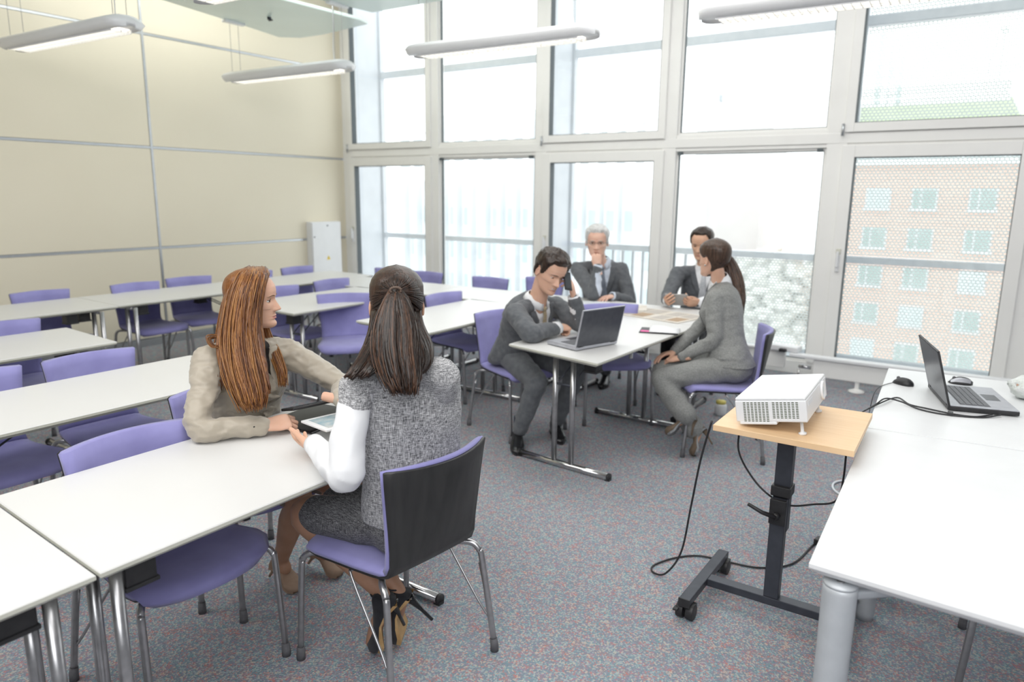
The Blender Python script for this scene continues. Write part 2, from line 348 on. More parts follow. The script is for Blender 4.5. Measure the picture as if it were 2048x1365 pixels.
# electrical cabinet on the left wall
t = thing('electrical_cabinet', 'tall white electrical cabinet with yellow warning sticker on the cream wall', 'cabinet', (XW, 6.5, 0.0))
obj('body', MB().bx(0, 0.09, -0.26, 0.24, 0.35, 1.25), M['white_plastic'], t, 0.006)
dd = obj('door', MB().bx(0.09, 0.105, -0.25, 0.23, 0.36, 1.24), M['white_plastic'], t, 0.003)
obj('lock', MB().tube([(0.105, 0.0, 1.20), (0.112, 0.0, 1.20)], 0.010, 10), M['gasket'], dd); obj('lock', MB().tube([(0.105, -0.22, 1.06), (0.112, -0.22, 1.06)], 0.008, 10), M['gasket'], dd)
m = mat('warning_yellow', (0.85, 0.62, 0.02), 0.5)
obj('warning_sticker', MB().add([(0.107, -0.03, 0.76), (0.107, 0.03, 0.76), (0.107, 0.0, 0.815)], [(0, 1, 2)], 0, False), m, dd)
obj('lightning_mark', MB().add([(0.1085, 0.002, 0.80), (0.1085, -0.006, 0.784), (0.1085, -0.001, 0.784), (0.1085, -0.004, 0.768), (0.1085, 0.006, 0.788), (0.1085, 0.001, 0.788)], [(0, 1, 2, 3, 4, 5)], 0, False), M['gasket'], dd)

# low convector along the windows
t = thing('convector_heater', 'long white low convector heater on feet in front of the right windows', 'heater', (0, 6.55, 0))
cv = MB().bx(-1.22, 3.1, -0.03, 0.03, 0.09, 0.24); obj('casing', cv, M['frame_white'], t, 0.006)
obj('top_rail', MB().bx(-1.42, 3.1, -0.06, 0.03, 0.245, 0.275), M['white_plastic'], t, 0.008)
for x in (-0.86, 0.5, 1.9): obj('foot', MB().bx(x - 0.015, x + 0.015, -0.02, 0.02, 0.0, 0.10).lathe((x, -0.01, 0), [(0.065, 0.001), (0.065, 0.012), (0.02, 0.03)], 16), M['frame_white'], t)
obj('valve', MB().tube([(-1.24, 0, 0.16), (-1.34, 0, 0.16)], 0.018, 10).tube([(-1.34, 0, 0.16), (-1.34, 0, 0.0)], 0.01, 8), M['chrome'], t)
t = thing('convector_heater', 'white low convector heater running under the middle windows behind the seated men', 'heater', (0, 6.72, 0))
obj('casing', MB().bx(-7.1, -1.5, -0.03, 0.03, 0.09, 0.24), M['frame_white'], t, 0.006)
obj('top_rail', MB().bx(-7.15, -1.48, -0.05, 0.03, 0.245, 0.27), M['white_plastic'], t, 0.008)
for x in (-6.8, -5.6, -4.4, -3.2, -1.9): obj('foot', MB().bx(x - 0.015, x + 0.015, -0.02, 0.02, 0.0, 0.10).lathe((x, -0.01, 0), [(0.065, 0.001), (0.065, 0.012), (0.02, 0.03)], 16), M['frame_white'], t)
t = thing('router_box', 'small white box with a black plug lying on the window heater', 'router', (-1.47, 6.60, 0.275), R(-10))
obj('box', MB().bx(-0.12, 0.12, -0.06, 0.06, 0, 0.05), M['white_plastic'], t, 0.01)
obj('plug', MB().bx(-0.03, 0.03, -0.10, -0.06, 0.0, 0.03), M['black_plastic'], t, 0.006)

# ---------------------------------------------------------------- outside
def wallmat(name, c, e=0.0): return varied(name, c, tuple(min(1, k * 1.04) for k in c), 0.6, 0.9)
M['brick_far'] = m = mat('pink_brick', (0.6, 0.4, 0.33), 0.95)
bt = N(m, 'ShaderNodeTexBrick'); mpp = N(m, 'ShaderNodeMapping'); tcc = N(m, 'ShaderNodeTexCoord'); mpp.inputs['Rotation'].default_value = (R(90), 0, 0)
L(m, tcc.outputs['Object'], mpp.inputs[0]); L(m, mpp.outputs[0], bt.inputs['Vector']); bt.inputs['Scale'].default_value = 1
bt.inputs['Brick Width'].default_value = 0.5; bt.inputs['Row Height'].default_value = 0.16; bt.inputs['Mortar Size'].default_value = 0.02
bt.inputs['Color1'].default_value = (0.66, 0.43, 0.34, 1); bt.inputs['Color2'].default_value = (0.70, 0.48, 0.39, 1); bt.inputs['Mortar'].default_value = (0.74, 0.60, 0.52, 1)
L(m, bt.outputs['Color'], bsdf(m).inputs['Base Color'])
M['pale_wall'] = wallmat('pale_render', (0.88, 0.89, 0.89)); M['pale_wall2'] = wallmat('pale_render_grey', (0.68, 0.71, 0.73))  # colours brightened to carry the outdoor haze on far walls
M['far_glass'] = varied('far_window', (0.29, 0.40, 0.37), (0.36, 0.46, 0.44), 0.8, 0.5); M['far_glass2'] = varied('far_window_pale', (0.54, 0.63, 0.64), (0.60, 0.68, 0.70), 0.8, 0.5)
M['green_roof'] = varied('green_metal_roof', (0.42, 0.50, 0.33), (0.48, 0.56, 0.38), 0.7, 0.7)
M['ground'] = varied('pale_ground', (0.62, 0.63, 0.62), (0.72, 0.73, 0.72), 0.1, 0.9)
YBK = 62.0
t = thing('apartment_building', 'pink brick building with green roof seen through the right window', 'building', (0, YBK, 0))
obj('wall', MB().bx(-11.1, 12, 0, 12, -19, 4.1), M['brick_far'], t)
obj('cornice', MB().bx(-11.1, 12, -0.4, 0, 4.05, 4.45), M['pale_wall'], t)
obj('parapet', MB().bx(-10.9, 12, 0.1, 12, 4.45, 5.9), M['pale_wall2'], t)
obj('roof', MB().add([(-10.9, -0.1, 6.0), (12, -0.1, 6.0), (12, 1.6, 8.6), (-10.9, 1.6, 8.6), (-10.9, 12, 8.6), (12, 12, 8.6), (-10.9, 12, 6), (12, 12, 6)], [(0, 1, 2, 3), (3, 2, 5, 4), (0, 3, 4, 6), (1, 7, 5, 2), (0, 6, 7, 1)], 0, False).bx(-0.6, 12, 1.6, 10, 8.0, 9.3), M['green_roof'], t)
for k in range(8):
    x = -9.9 + k * 2.75
    if x > 11: break
    obj('dormer', MB().bx(x - 0.9, x + 0.7, -0.3, 1.0, 5.95, 7.15), M['pale_wall'], t)
    w_ = obj('window', MB().bx(x - 1.1, x + 1.15, -0.05, 0.1, 4.6, 5.6), M['far_glass2'], t)
colx = [-8.1, -5.0, -1.35, 1.55, 4.9, 8.2]
for r_ in range(6):
    z = 0.85 - r_ * 2.93
    for j, x in enumerate(colx):
        w1, w2 = 0.42, 0.95
        f = obj('window', MB().bx(x - 0.85, x + 0.85, -0.10, 0.0, z, z + 1.55).bx(x - 0.95, x + 0.95, -0.22, 0.0, z - 0.12, z), M['pale_wall2'], t)
        p_ = M['far_glass'] if (r_ * 7 + j * 3) % 4 else M['far_glass2']
        obj('pane', MB().bx(x - 0.75, x - 0.30, -0.12, -0.08, z + 0.08, z + 1.47), p_, f); obj('pane', MB().bx(x - 0.18, x + 0.75, -0.12, -0.08, z + 0.08, z + 1.47), p_, f)
t = thing('antenna_mast', 'thin antenna mast standing above the pink building', 'antenna', (-10.6, 78, 8.8))
mb = MB()
for x, z0, z1 in ((-0.6, 0.5, 8.0), (0.2, 0, 7), (1.1, 0, 5.6)): mb.tube([(x, 0, -28.8), (x, 0, z1)], 0.07, 6)
for z in (1, 2, 3, 4, 5): mb.tube([(-0.6, 0, z), (1.1, 0, z + 0.3)], 0.05, 6)
obj('mast', mb, M['pale_wall2'], t)
obj('panel_antenna', MB().bx(-0.85, -0.45, -0.2, 0.2, 1.5, 7.8).bx(0.95, 1.35, -0.2, 0.2, 0.8, 5.6).bx(0.3, 0.6, -0.2, 0.2, 3.6, 4.8), M['far_glass2'], t)
# white tower
t = thing('white_tower_block', 'tall plain white tower block seen through the middle right window', 'building', (-23.8, 75.5, -12))
obj('wall', MB().bx(-3.9, 3.2, 0, 9, -10, 20.6).add([(-1.7, -3.0, -10), (3.2, 0.01, -10), (3.2, 0.01, 20.7), (-1.7, -3.0, 23.3), (-3.9, 0.01, -10), (-3.9, 0.01, 22.2)], [(0, 1, 2, 3), (4, 0, 3, 5), (5, 3, 2)], 0, False), wallmat('tower_render', (0.69, 0.69, 0.69)), t)
obj('roof_plant', MB().bx(-3.8, -1.8, 0.2, 3, 22.0, 24.0).bx(-1.2, 0.6, -0.6, 3, 21.8, 24.2), M['pale_wall2'], t)
obj('joint_line', MB().add([(-1.65, -3.05, 8.4), (3.2, -0.05, 7.6), (3.2, -0.05, 7.75), (-1.65, -3.05, 8.55)], [(0, 1, 2, 3)], 0, False).add([(-1.65, -3.05, 2.0), (3.2, -0.05, 1.5), (3.2, -0.05, 1.65), (-1.65, -3.05, 2.15)], [(0, 1, 2, 3)], 0, False), M['pale_wall2'], t)
# office building with upright fins
t = thing('office_building', 'long white office building with upright fins seen through the left windows', 'building', (0, 60, 0))
obj('wall', MB().bx(-57, -25, 1.0, 12, -20, 3.0), M['pale_wall'], t)
obj('roof_edge', MB().bx(-55.5, -26, 0.6, 0.9, 7.9, 8.05), M['pale_wall2'], t)
x = -55
while x < -25.5:
    obj('fin', MB().bx(x - 0.12, x + 0.12, -0.1, 1.2, -20, 9.6), M['pale_wall2'], t); x += 1.85
for k in range(16):
    for z in (0.3, -3.2, -6.7, -10.2):
        if (k * 3 + int(z * 2)) % 5: obj('window', MB().bx(-54.6 + k * 1.85, -53.6 + k * 1.85, 0.9, 1.05, z - 1.9, z), M['far_glass2'], t)
# ground and hazy trees
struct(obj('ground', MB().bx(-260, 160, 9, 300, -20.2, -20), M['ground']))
M['tree_far'] = varied('hazy_pale_tree', (0.86, 0.86, 0.80), (0.93, 0.93, 0.91), 1.2, 0.9)  # outdoor haze is put into this near-white foliage colour
def crown(name, c, rad, seed, label, n=520):
    rnd = random.Random(seed); mb = MB()
    for i in range(n):
        a = rnd.uniform(0, 2 * pi); b = math.acos(rnd.uniform(-0.6, 1)); q = rnd.uniform(0.55, 1.0)
        p = Vector((cos(a) * sin(b) * rad[0] * q, sin(a) * sin(b) * rad[1] * q, cos(b) * rad[2] * q)); s_ = rnd.uniform(0.3, 0.65)
        mb.ell(p, (s_, s_, s_ * 0.7), 5, 4)
    t = thing(name, label, 'tree', c, 0, 'hazy trees outside')
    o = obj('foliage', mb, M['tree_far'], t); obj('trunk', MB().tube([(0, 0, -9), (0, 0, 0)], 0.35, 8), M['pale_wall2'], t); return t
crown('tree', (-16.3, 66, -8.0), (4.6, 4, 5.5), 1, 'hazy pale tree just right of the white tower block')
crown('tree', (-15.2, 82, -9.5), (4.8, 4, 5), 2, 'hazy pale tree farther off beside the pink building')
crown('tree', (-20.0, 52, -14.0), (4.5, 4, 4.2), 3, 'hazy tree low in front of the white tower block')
hl = MB(); rnd = random.Random(5); hp = []
for i in range(41):
    x = -200 + i * 8; hp.append((x, -2.5 + 2.5 * noise.noise(Vector((x * 0.02, 0, 3))) + rnd.uniform(-.3, .3)))
for i in range(40): hl.add([(hp[i][0], 230, -20), (hp[i + 1][0], 230, -20), (hp[i + 1][0], 235, hp[i + 1][1]), (hp[i][0], 235, hp[i][1])], [(0, 1, 2, 3)], 0, False)
struct(obj('distant_hills', hl, M['pale_wall']))

# ================================================================ CHAIRS
def seat_sheet():
    """upholstered one-piece sheet: rows run from the seat's front edge to the back's top edge"""
    # (y at centre, z, half width, forward bulge of the centre, edge lift)
    rows = [(0.172, 0.412, 0.185, 0.075, 0), (0.168, 0.428, 0.216, 0.072, 0), (0.150, 0.438, 0.238, 0.056, 0), (0.10, 0.440, 0.243, 0.026, 0.002), (0.02, 0.436, 0.228, 0.0, 0.004),
            (-0.06, 0.432, 0.214, 0, 0.006), (-0.13, 0.431, 0.203, 0, 0.008), (-0.175, 0.436, 0.197, -0.002, 0.006), (-0.205, 0.452, 0.194, -0.006, 0.0), (-0.222, 0.480, 0.192, -0.012, 0),
            (-0.236, 0.53, 0.193, -0.024, 0), (-0.252, 0.60, 0.200, -0.036, 0), (-0.268, 0.68, 0.209, -0.048, 0), (-0.283, 0.76, 0.219, -0.058, 0.004), (-0.291, 0.803, 0.224, -0.062, 0.004), (-0.293, 0.812, 0.214, -0.062, 0.002)]
    NS = 15; G = []
    for y, z, w, bl, ed in rows:
        r = []
        for k in range(NS):
            s = -1 + 2 * k / (NS - 1)
            r.append(Vector((s * w, y + bl * (1 - s * s) if bl >= 0 else y + (-bl) * s * s, z + ed * s * s)))
        G.append(r)
    Nn = []
    for i in range(len(G)):
        r = []
        for k in range(NS):
            a = G[min(i + 1, len(G) - 1)][k] - G[max(i - 1, 0)][k]; b = G[i][min(k + 1, NS - 1)] - G[i][max(k - 1, 0)]
            r.append(a.cross(b).normalized())
        Nn.append(r)
    return G, Nn, NS
def slab(G, Nn, NS, i0, i1, t0, t1, puff=0.0):
    """closed slab between two offsets of the sheet"""
    mb = MB(); vs = []; rows = i1 - i0
    for t in (t0, t1):
        for i in range(i0, i1):
            for k in range(NS):
                e = 1.0
                if t > 0 and (k in (0, NS - 1) or i in (0, len(G) - 1)): e = 0.62
                elif t > 0 and k in (1, NS - 2): e = 0.94
                vs.append(G[i][k] + Nn[i][k] * t * e)
    n = rows * NS; fs = []
    for i in range(rows - 1):
        for k in range(NS - 1):
            a = i * NS + k; fs.append((a, a + NS, a + NS + 1, a + 1)); fs.append((n + a, n + a + 1, n + a + NS + 1, n + a + NS))
    bd = [(0, k) for k in range(NS)] + [(i, NS - 1) for i in range(1, rows)] + [(rows - 1, k) for k in range(NS - 2, -1, -1)] + [(i, 0) for i in range(rows - 2, 0, -1)]
    bi = [i * NS + k for i, k in bd]
    for j in range(len(bi)):
        a, b = bi[j], bi[(j + 1) % len(bi)]; fs.append((a, b, n + b, n + a))
    return mb.add(vs, fs)
def make_chair():
    t = thing('meeting_chair', '', 'chair'); G, Nn, NS = seat_sheet()
    obj('seat', slab(G, Nn, NS, 0, 9, 0.0, 0.026), M['purple'], t)
    obj('backrest', slab(G, Nn, NS, 8, len(G), 0.0, 0.026), M['purple'], t)
    G2 = [[Vector((p.x * 0.972, p.y, p.z)) for p in r] for r in G]; G2[0] = [p + Vector((0, -.006, 0)) for p in G2[0]]; G2[-1] = [p - Vector((0, 0, .006)) for p in G2[-1]]
    obj('shell', slab(G2, Nn, NS, 0, len(G), -0.012, 0.0005), M['black_ply'], t)
    for s in (-1, 1):
        for q, pts in ((0, [(0.10 * s, 0.06, 0.418), (0.19 * s, 0.135, 0.418), (0.222 * s, 0.165, 0.414), (0.235 * s, 0.182, 0.395), (0.239 * s, 0.190, 0.35), (0.246 * s, 0.212, 0.02)]),
                       (1, [(0.12 * s, -0.10, 0.414), (0.180 * s, -0.165, 0.416), (0.203 * s, -0.20, 0.412), (0.212 * s, -0.222, 0.39), (0.217 * s, -0.232, 0.35), (0.240 * s, -0.272, 0.02)])):
            c = bez(pts, 5); lg = obj('leg', MB().tube(c, 0.0115, 10), M['chrome'] if False else M['steel'], t)
            e = Vector(pts[-1]); d = (e - Vector(pts[-2])).normalized()
            obj('rubber_foot', MB().tube([e - d * 0.03, e - d * 0.002, Vector((e.x, e.y, 0.0))], [0.0135, 0.0150, 0.0155], 10), M['rubber'], lg)
        lp = [(0.10 * s, -0.02, 0.412), (0.185 * s, -0.03, 0.410), (0.205 * s, -0.045, 0.395), (0.218 * s, -0.20, 0.20), (0.229 * s, -0.252, 0.135), (0.226 * s, -0.262, 0.145), (0.214 * s, -0.222, 0.34)]
        obj('stacking_loop', MB().tube(bez(lp, 4), 0.0048, 8), M['steel'], t)
    return t
chair = make_chair()
def chair_at(x, y, a, label, group='lilac meeting chairs', first=[True]):
    rz = R(a - 90)
    if first[0]:
        chair.location = (x, y, 0); chair.rotation_euler = (0, 0, rz); chair['label'] = label; chair['group'] = group; first[0] = False; return chair
    return dup(chair, (x, y, 0), rz, label, group)
def chair_back(mx, my, a, label): return chair_at(mx + 0.275 * cos(R(a)), my + 0.275 * sin(R(a)), a, label)
chair_at(-2.14, 1.205, 1, 'empty lilac chair tucked under the nearest white table, seat poking out toward the camera')
chair_at(-2.44, 1.745, -1, 'lilac chair on which the red-haired woman in beige sits')
chair_at(-1.636, 1.692, 173.8, 'lilac chair with black shell seen from behind, holding the woman in the tweed vest')
chair_back(-3.771, 1.741, -2, 'lilac chair with its back above the second table row, left of the red-haired woman')
chair_back(-3.79, 1.215, 0, 'lilac chair cut by the left picture edge behind the second table row')
chair_back(-5.105, 1.86, 0, 'lilac chair behind the third table row, cut by the left picture edge')
chair_back(-6.453, 2.662, -1, 'leftmost lilac chair along the cream wall')
chair_back(-6.39, 3.41, 0, 'second lilac chair from the left along the cream wall')
chair_back(-6.46, 3.976, -8, 'third lilac chair from the left along the cream wall')
chair_back(-6.422, 4.672, -4, 'lilac chair by the cream wall, just behind the red-haired woman\'s head')
chair_back(-6.456, 5.261, 1, 'lilac chair by the cream wall nearest the white electrical cabinet')
chair_back(-5.205, 4.015, -1, 'lilac chair partly hidden right behind the red-haired woman\'s face')
chair_back(-5.255, 4.673, 1, 'lilac chair behind the big angled chair, at the second inner table')
chair_back(-4.42, 4.09, -38, 'large lilac chair turned toward the camera between the two women\'s heads')
chair_back(-3.809, 4.583, -3, 'lilac chair behind the table right of the dark ponytail')
chair_back(-4.135, 5.80, -91, 'lilac chair facing the camera at the windows, left of the phone man')
chair_back(-4.98, 5.80, -85, 'lilac chair at the window just right of the dark-haired woman\'s head')
chair_back(-5.49, 5.80, -92, 'lilac chair at the window just left of the dark-haired woman\'s head')
chair_back(-3.70, 6.12, -90, 'lilac chair by the window mostly hidden behind the man on the phone')
chair_at(-2.66, 4.06, -17, 'lilac chair on which the man on the phone sits')
chair_at(-2.25, 4.70, -52, 'empty lilac chair beyond the open laptop, angled toward the camera')
chair_at(-2.98, 5.93, -80, 'lilac chair under the white-haired man')
chair_at(-2.06, 5.98, -98, 'lilac chair under the man holding a tablet')
chair_at(-1.385, 4.49, 199, 'lilac chair with black shell on which the woman in the grey suit sits')
chair_at(0.27, 2.80, 180, 'chair under the right-hand white table, only its legs showing')

# ================================================================ TABLES
def inset(poly, d):
    n = len(poly); c = Vector((sum(p[0] for p in poly) / n, sum(p[1] for p in poly) / n)); out = []
    for p in poly:
        v = Vector(p) - c; out.append((p[0] - math.copysign(d, v.x), p[1] - math.copysign(d, v.y)))
    return out
def table(poly, label, ends, group='white folding tables', corner=0.0, boxes=(), zt=0.74, name='folding_table'):
    """poly = four corners counter-clockwise; ends = list of leg assemblies"""
    cx = sum(p[0] for p in poly) / 4; cy = sum(p[1] for p in poly) / 4
    t = thing(name, label, 'table', (cx, cy, 0), 0, group)
    P = [(x - cx, y - cy) for x, y in poly]; I = inset(P, 0.012)
    vs = [(*p, zt - 0.002) for p in P] + [(*p, zt - 0.012) for p in P] + [(*p, zt - 0.028) for p in I]
    top = MB().add([(*p, zt) for p in inset(P, 0.003)] + [(*p, zt - 0.003) for p in P], [(0, 1, 2, 3), (0, 4, 5, 1), (1, 5, 6, 2), (2, 6, 7, 3), (3, 7, 4, 0)], 0, False)
    obj('tabletop', top, M['laminate'], t)
    ed = MB().add([(*p, zt - 0.003) for p in P] + [(*p, zt - 0.013) for p in P] + [(*p, zt - 0.028) for p in inset(P, 0.02)], [(0, 4, 5, 1), (1, 5, 6, 2), (2, 6, 7, 3), (3, 7, 4, 0), (4, 8, 9, 5), (5, 9, 10, 6), (6, 10, 11, 7), (7, 11, 8, 4), (8, 11, 10, 9)], 0, False)
    obj('edge_band', ed, M['edge_band'], t)
    for e in ends:
        kind = e.get('kind', 'T'); ax = Vector((cos(R(e.get('a', 0))), sin(R(e.get('a', 0))), 0)); ay = Vector((-ax.y, ax.x, 0))
        c = Vector((e['x'] - cx, e['y'] - cy, 0)); h = e.get('len', 0.32)
        off = e.get('post', 0.0)
        for s in (-1, 1):
            p = c + ax * (off + s * 0.062); obj('leg', MB().tube([p + Vector((0, 0, 0.025)), p + Vector((0, 0, zt - 0.03))], 0.0165, 14), M['steel'], t)
        a, b = c - ax * h + Vector((0, 0, 0.022)), c + ax * h + Vector((0, 0, 0.022))
        fb = obj('foot_bar', MB().tube([a, b], 0.021, 14), M['chrome'], t)
        for q, d in ((a, -ax), (b, ax)): obj('end_cap', MB().tube([q - d * 0.001, q + d * 0.012], 0.0225, 12).box(q + d * 0.0 - Vector((0, 0, 0.015)), (0.03, 0.03, 0.014)), M['black_plastic'], fb)
        ta = c - ax * 0.26 + Vector((0, 0, zt - 0.042)); tb = c + ax * 0.26 + Vector((0, 0, zt - 0.042))
        obj('top_bar', MB().tube([ta, tb], 0.013, 10), M['steel'], t)
        iv = ay if (Vector((0, 0, 0)) - c).dot(ay) > 0 else -ay
        if off < 0.2: obj('folding_brace', MB().tube([c + ax * off + Vector((0, 0, 0.52)) - ax * 0.05, c + iv * 0.34 + Vector((0, 0, zt - 0.035)) - ax * 0.05], 0.0045, 6).tube([c + ax * off + Vector((0, 0, 0.52)) + ax * 0.05, c + iv * 0.34 + Vector((0, 0, zt - 0.035)) + ax * 0.05], 0.0045, 6)
            .tube([c + ax * (off - 0.07) + Vector((0, 0, 0.52)), c + ax * (off + 0.07) + Vector((0, 0, 0.52))], 0.008, 8), M['dark_metal'], t)
    for bx_, by_ in boxes:
        obj('coupling_box', MB().bx(bx_ - cx - 0.045, bx_ - cx + 0.03, by_ - cy - 0.04, by_ - cy + 0.04, zt - 0.095, zt - 0.028).bx(bx_ - cx - 0.05, bx_ - cx + 0.035, by_ - cy - 0.045, by_ - cy + 0.045, zt - 0.105, zt - 0.093), M['black_plastic'], t, 0.003)
    return t
def row(x0, x1, y0, y1, sk=0.0):
    """rectangular corners; sk tilts the short ends"""
    return [(x0, y0 + sk), (x1, y0), (x1, y1), (x0, y1 + sk)]
def T(x, y, **k): return dict(x=x, y=y, **k)
table(row(-2.345, -1.655, 0.742, 2.09, 0.04), 'nearest white table where the two women sit', [T(-1.99, 0.80, post=0.22), T(-2.02, 2.02)], boxes=[(-1.73, 0.86), (-2.28, 0.87)])
table(row(-2.345, -1.655, -0.66, 0.732, 0.04), 'white table cut off by the lower left picture corner', [T(-1.99, 0.65, post=0.22), T(-2.0, -0.5)], boxes=[(-1.745, 0.585)])
table(row(-3.60, -2.95, 0.83, 2.20, 0.0), 'white table in the second row, ending behind the red-haired woman', [T(-3.3, 2.05), T(-3.3, 0.98)])
table(row(-4.985, -4.275, 0.80, 2.155, 0.045), 'white table in the third row with its end corner showing at the left', [T(-4.62, 2.0, post=0.22), T(-4.62, 0.95)], boxes=[(-4.36, 1.90)])
table(row(-6.345, -5.625, 1.48, 2.875, 0.03), 'white table along the cream wall at the left picture edge', [T(-5.93, 2.74, post=0.25), T(-5.93, 1.62)], boxes=[(-5.70, 2.55), (-5.74, 2.66)])
table(row(-6.355, -5.64, 2.885, 4.27, 0.03), 'white table along the cream wall with two chairs behind it', [T(-5.93, 3.0, post=0.25), T(-5.98, 4.13)], boxes=[(-5.71, 3.1), (-5.9, 3.75)])
table(row(-6.36, -5.64, 4.28, 5.66, 0.03), 'white table along the cream wall, farthest one toward the window corner', [T(-5.98, 4.42), T(-5.98, 5.5)])
table(row(-5.06, -4.28, 3.455, 4.82, 0.05), 'white inner table whose corner ends beside the red-haired woman\'s nose', [T(-4.62, 3.68, post=0.1), T(-4.65, 4.65)], boxes=[(-4.40, 3.56)])
table(row(-3.69, -2.985, 3.47, 4.82, 0.05), 'white inner table beside the dark ponytail, left of the man on the phone', [T(-3.33, 3.68), T(-3.33, 4.62)], boxes=[(-3.1, 4.5)])
table([(-5.62, 4.83), (-4.30, 4.84), (-4.30, 5.52), (-5.62, 5.50)], 'white table across the room in front of the windows, left of centre', [T(-5.45, 5.17, a=90), T(-4.45, 5.17, a=90)])
table([(-4.29, 4.84), (-2.98, 4.84), (-2.98, 5.54), (-4.29, 5.52)], 'white table across the room behind the man on the phone', [T(-4.12, 5.19, a=90), T(-3.13, 5.19, a=90)])
table([(-2.374, 3.50), (-1.706, 3.362), (-1.664, 4.78), (-2.365, 4.80)], 'white table carrying the open laptop between the phone man and grey-suited woman', [T(-2.037, 3.59, a=-4), T(-2.06, 4.70, a=-2)], boxes=[(-1.82, 3.55)])
table([(-2.97, 4.82), (-1.66, 4.79), (-1.68, 5.50), (-2.97, 5.54)], 'white table with newspapers in front of the two men by the window', [T(-2.80, 5.18, a=90), T(-1.82, 5.16, a=90)])

# big desks on the right with fat round legs
def desk(poly, label, legs):
    cx = sum(p[0] for p in poly) / 4; cy = sum(p[1] for p in poly) / 4
    t = thing('desk', label, 'table', (cx, cy, 0), 0, 'white desks with fat round legs')
    P = [(x - cx, y - cy) for x, y in poly]; zt = 0.74
    obj('tabletop', MB().add([(*p, zt) for p in P] + [(*p, zt - 0.012) for p in P] + [(*p, zt - 0.030) for p in inset(P, 0.018)], [(0, 1, 2, 3), (0, 4, 5, 1), (1, 5, 6, 2), (2, 6, 7, 3), (3, 7, 4, 0), (4, 8, 9, 5), (5, 9, 10, 6), (6, 10, 11, 7), (7, 11, 8, 4), (8, 11, 10, 9)], 0, False), M['white_plastic'], t, 0.0015)
    for x, y in legs:
        x -= cx; y -= cy
        l_ = obj('leg', MB().lathe((x, y, 0), [(0.030, 0.0), (0.034, 0.03), (0.038, 0.30), (0.0405, 0.680), (0.0405, 0.692), (0.036, 0.695)], 28), M['grey_leg'], t)
        obj('leg_cap', MB().lathe((x, y, 0), [(0.0395, 0.694), (0.0395, 0.701), (0.001, 0.702)], 28), M['grey_leg'], l_)
        obj('screw', MB().lathe((x, y, 0), [(0.010, 0.701), (0.010, 0.704), (0.006, 0.704), (0.005, 0.7025), (0.0005, 0.7025)], 16), M['steel'], l_)
    a = [(x - cx, y - cy) for x, y in legs]
    obj('beam', MB().tube([(a[0][0], a[0][1], 0.665), (a[0][0] + .13, a[0][1] + .10, 0.675), (a[1][0] - .13, a[1][1] + .10, 0.675), (a[1][0], a[1][1], 0.665)], 0.014, 10).tube([(a[0][0] + .10, a[0][1] + .10, 0.68), (a[2][0] + .10, a[2][1] - .10, 0.68)], 0.014, 10).tube([(a[2][0], a[2][1], 0.665), (a[2][0] + .13, a[2][1] - .10, 0.675), (a[3][0] - .13, a[3][1] - .10, 0.675), (a[3][0], a[3][1], 0.665)], 0.014, 10), M['grey_leg'], t)
    return t
desk([(-0.294, 1.755), (0.46, 1.712), (0.46, 3.07), (-0.341, 3.005)], 'large white desk filling the lower right corner', [(-0.222, 1.782), (0.38, 1.75), (-0.265, 2.90), (0.38, 2.95)])
desk([(-0.343, 3.012), (0.46, 3.08), (0.42, 4.25), (-0.408, 4.185)], 'white desk holding the laptop and two mice by the right window', [(-0.27, 3.12), (0.37, 3.15), (-0.33, 4.08), (0.34, 4.12)])

# ================================================================ PROJECTOR CART
CT = 0.81
t = thing('projector_cart', 'black height-adjustable cart on castors with beech top, carrying the projector', 'cart', (-0.55, 2.72, 0))
o2 = lambda x, y: (x + 0.55, y - 2.72)
poly = [o2(-0.782, 2.476), o2(-0.311, 2.475), o2(-0.325, 2.975), o2(-0.79, 2.96)]
obj('tabletop', MB().prism(poly, CT - 0.022, CT), M['beech'], t, 0.0015)
cxx, cyy = o2(-0.575, 2.70)
obj('lower_column', MB().bx(cxx - 0.028, cxx + 0.028, cyy - 0.022, cyy + 0.022, 0.09, 0.50), M['dark_metal'], t, 0.003)
obj('upper_column', MB().bx(cxx - 0.030, cxx + 0.030, cyy - 0.024 + 0.03, cyy + 0.024 + 0.03, 0.36, CT - 0.022), M['dark_metal'], t, 0.003)
cl = obj('clamp', MB().bx(cxx - 0.036, cxx + 0.036, cyy - 0.012, cyy + 0.062, 0.505, 0.545).bx(cxx - 0.03, cxx + 0.03, cyy - 0.035, cyy - 0.02, 0.40, 0.50), M['black_plastic'], t, 0.003)
obj('clamp_handle', MB().tube([(cxx, cyy - 0.03, 0.44), (cxx, cyy - 0.06, 0.44)], 0.013, 12).tube([(cxx, cyy - 0.055, 0.44), (cxx - 0.045, cyy - 0.075, 0.455), (cxx - 0.095, cyy - 0.09, 0.482)], [0.010, 0.008, 0.007], 10), M['black_plastic'], cl)
obj('cross_bar', MB().bx(-0.83 + 0.55, -0.32 + 0.55, cyy - 0.025, cyy + 0.025, 0.058, 0.09), M['dark_metal'], t, 0.003)
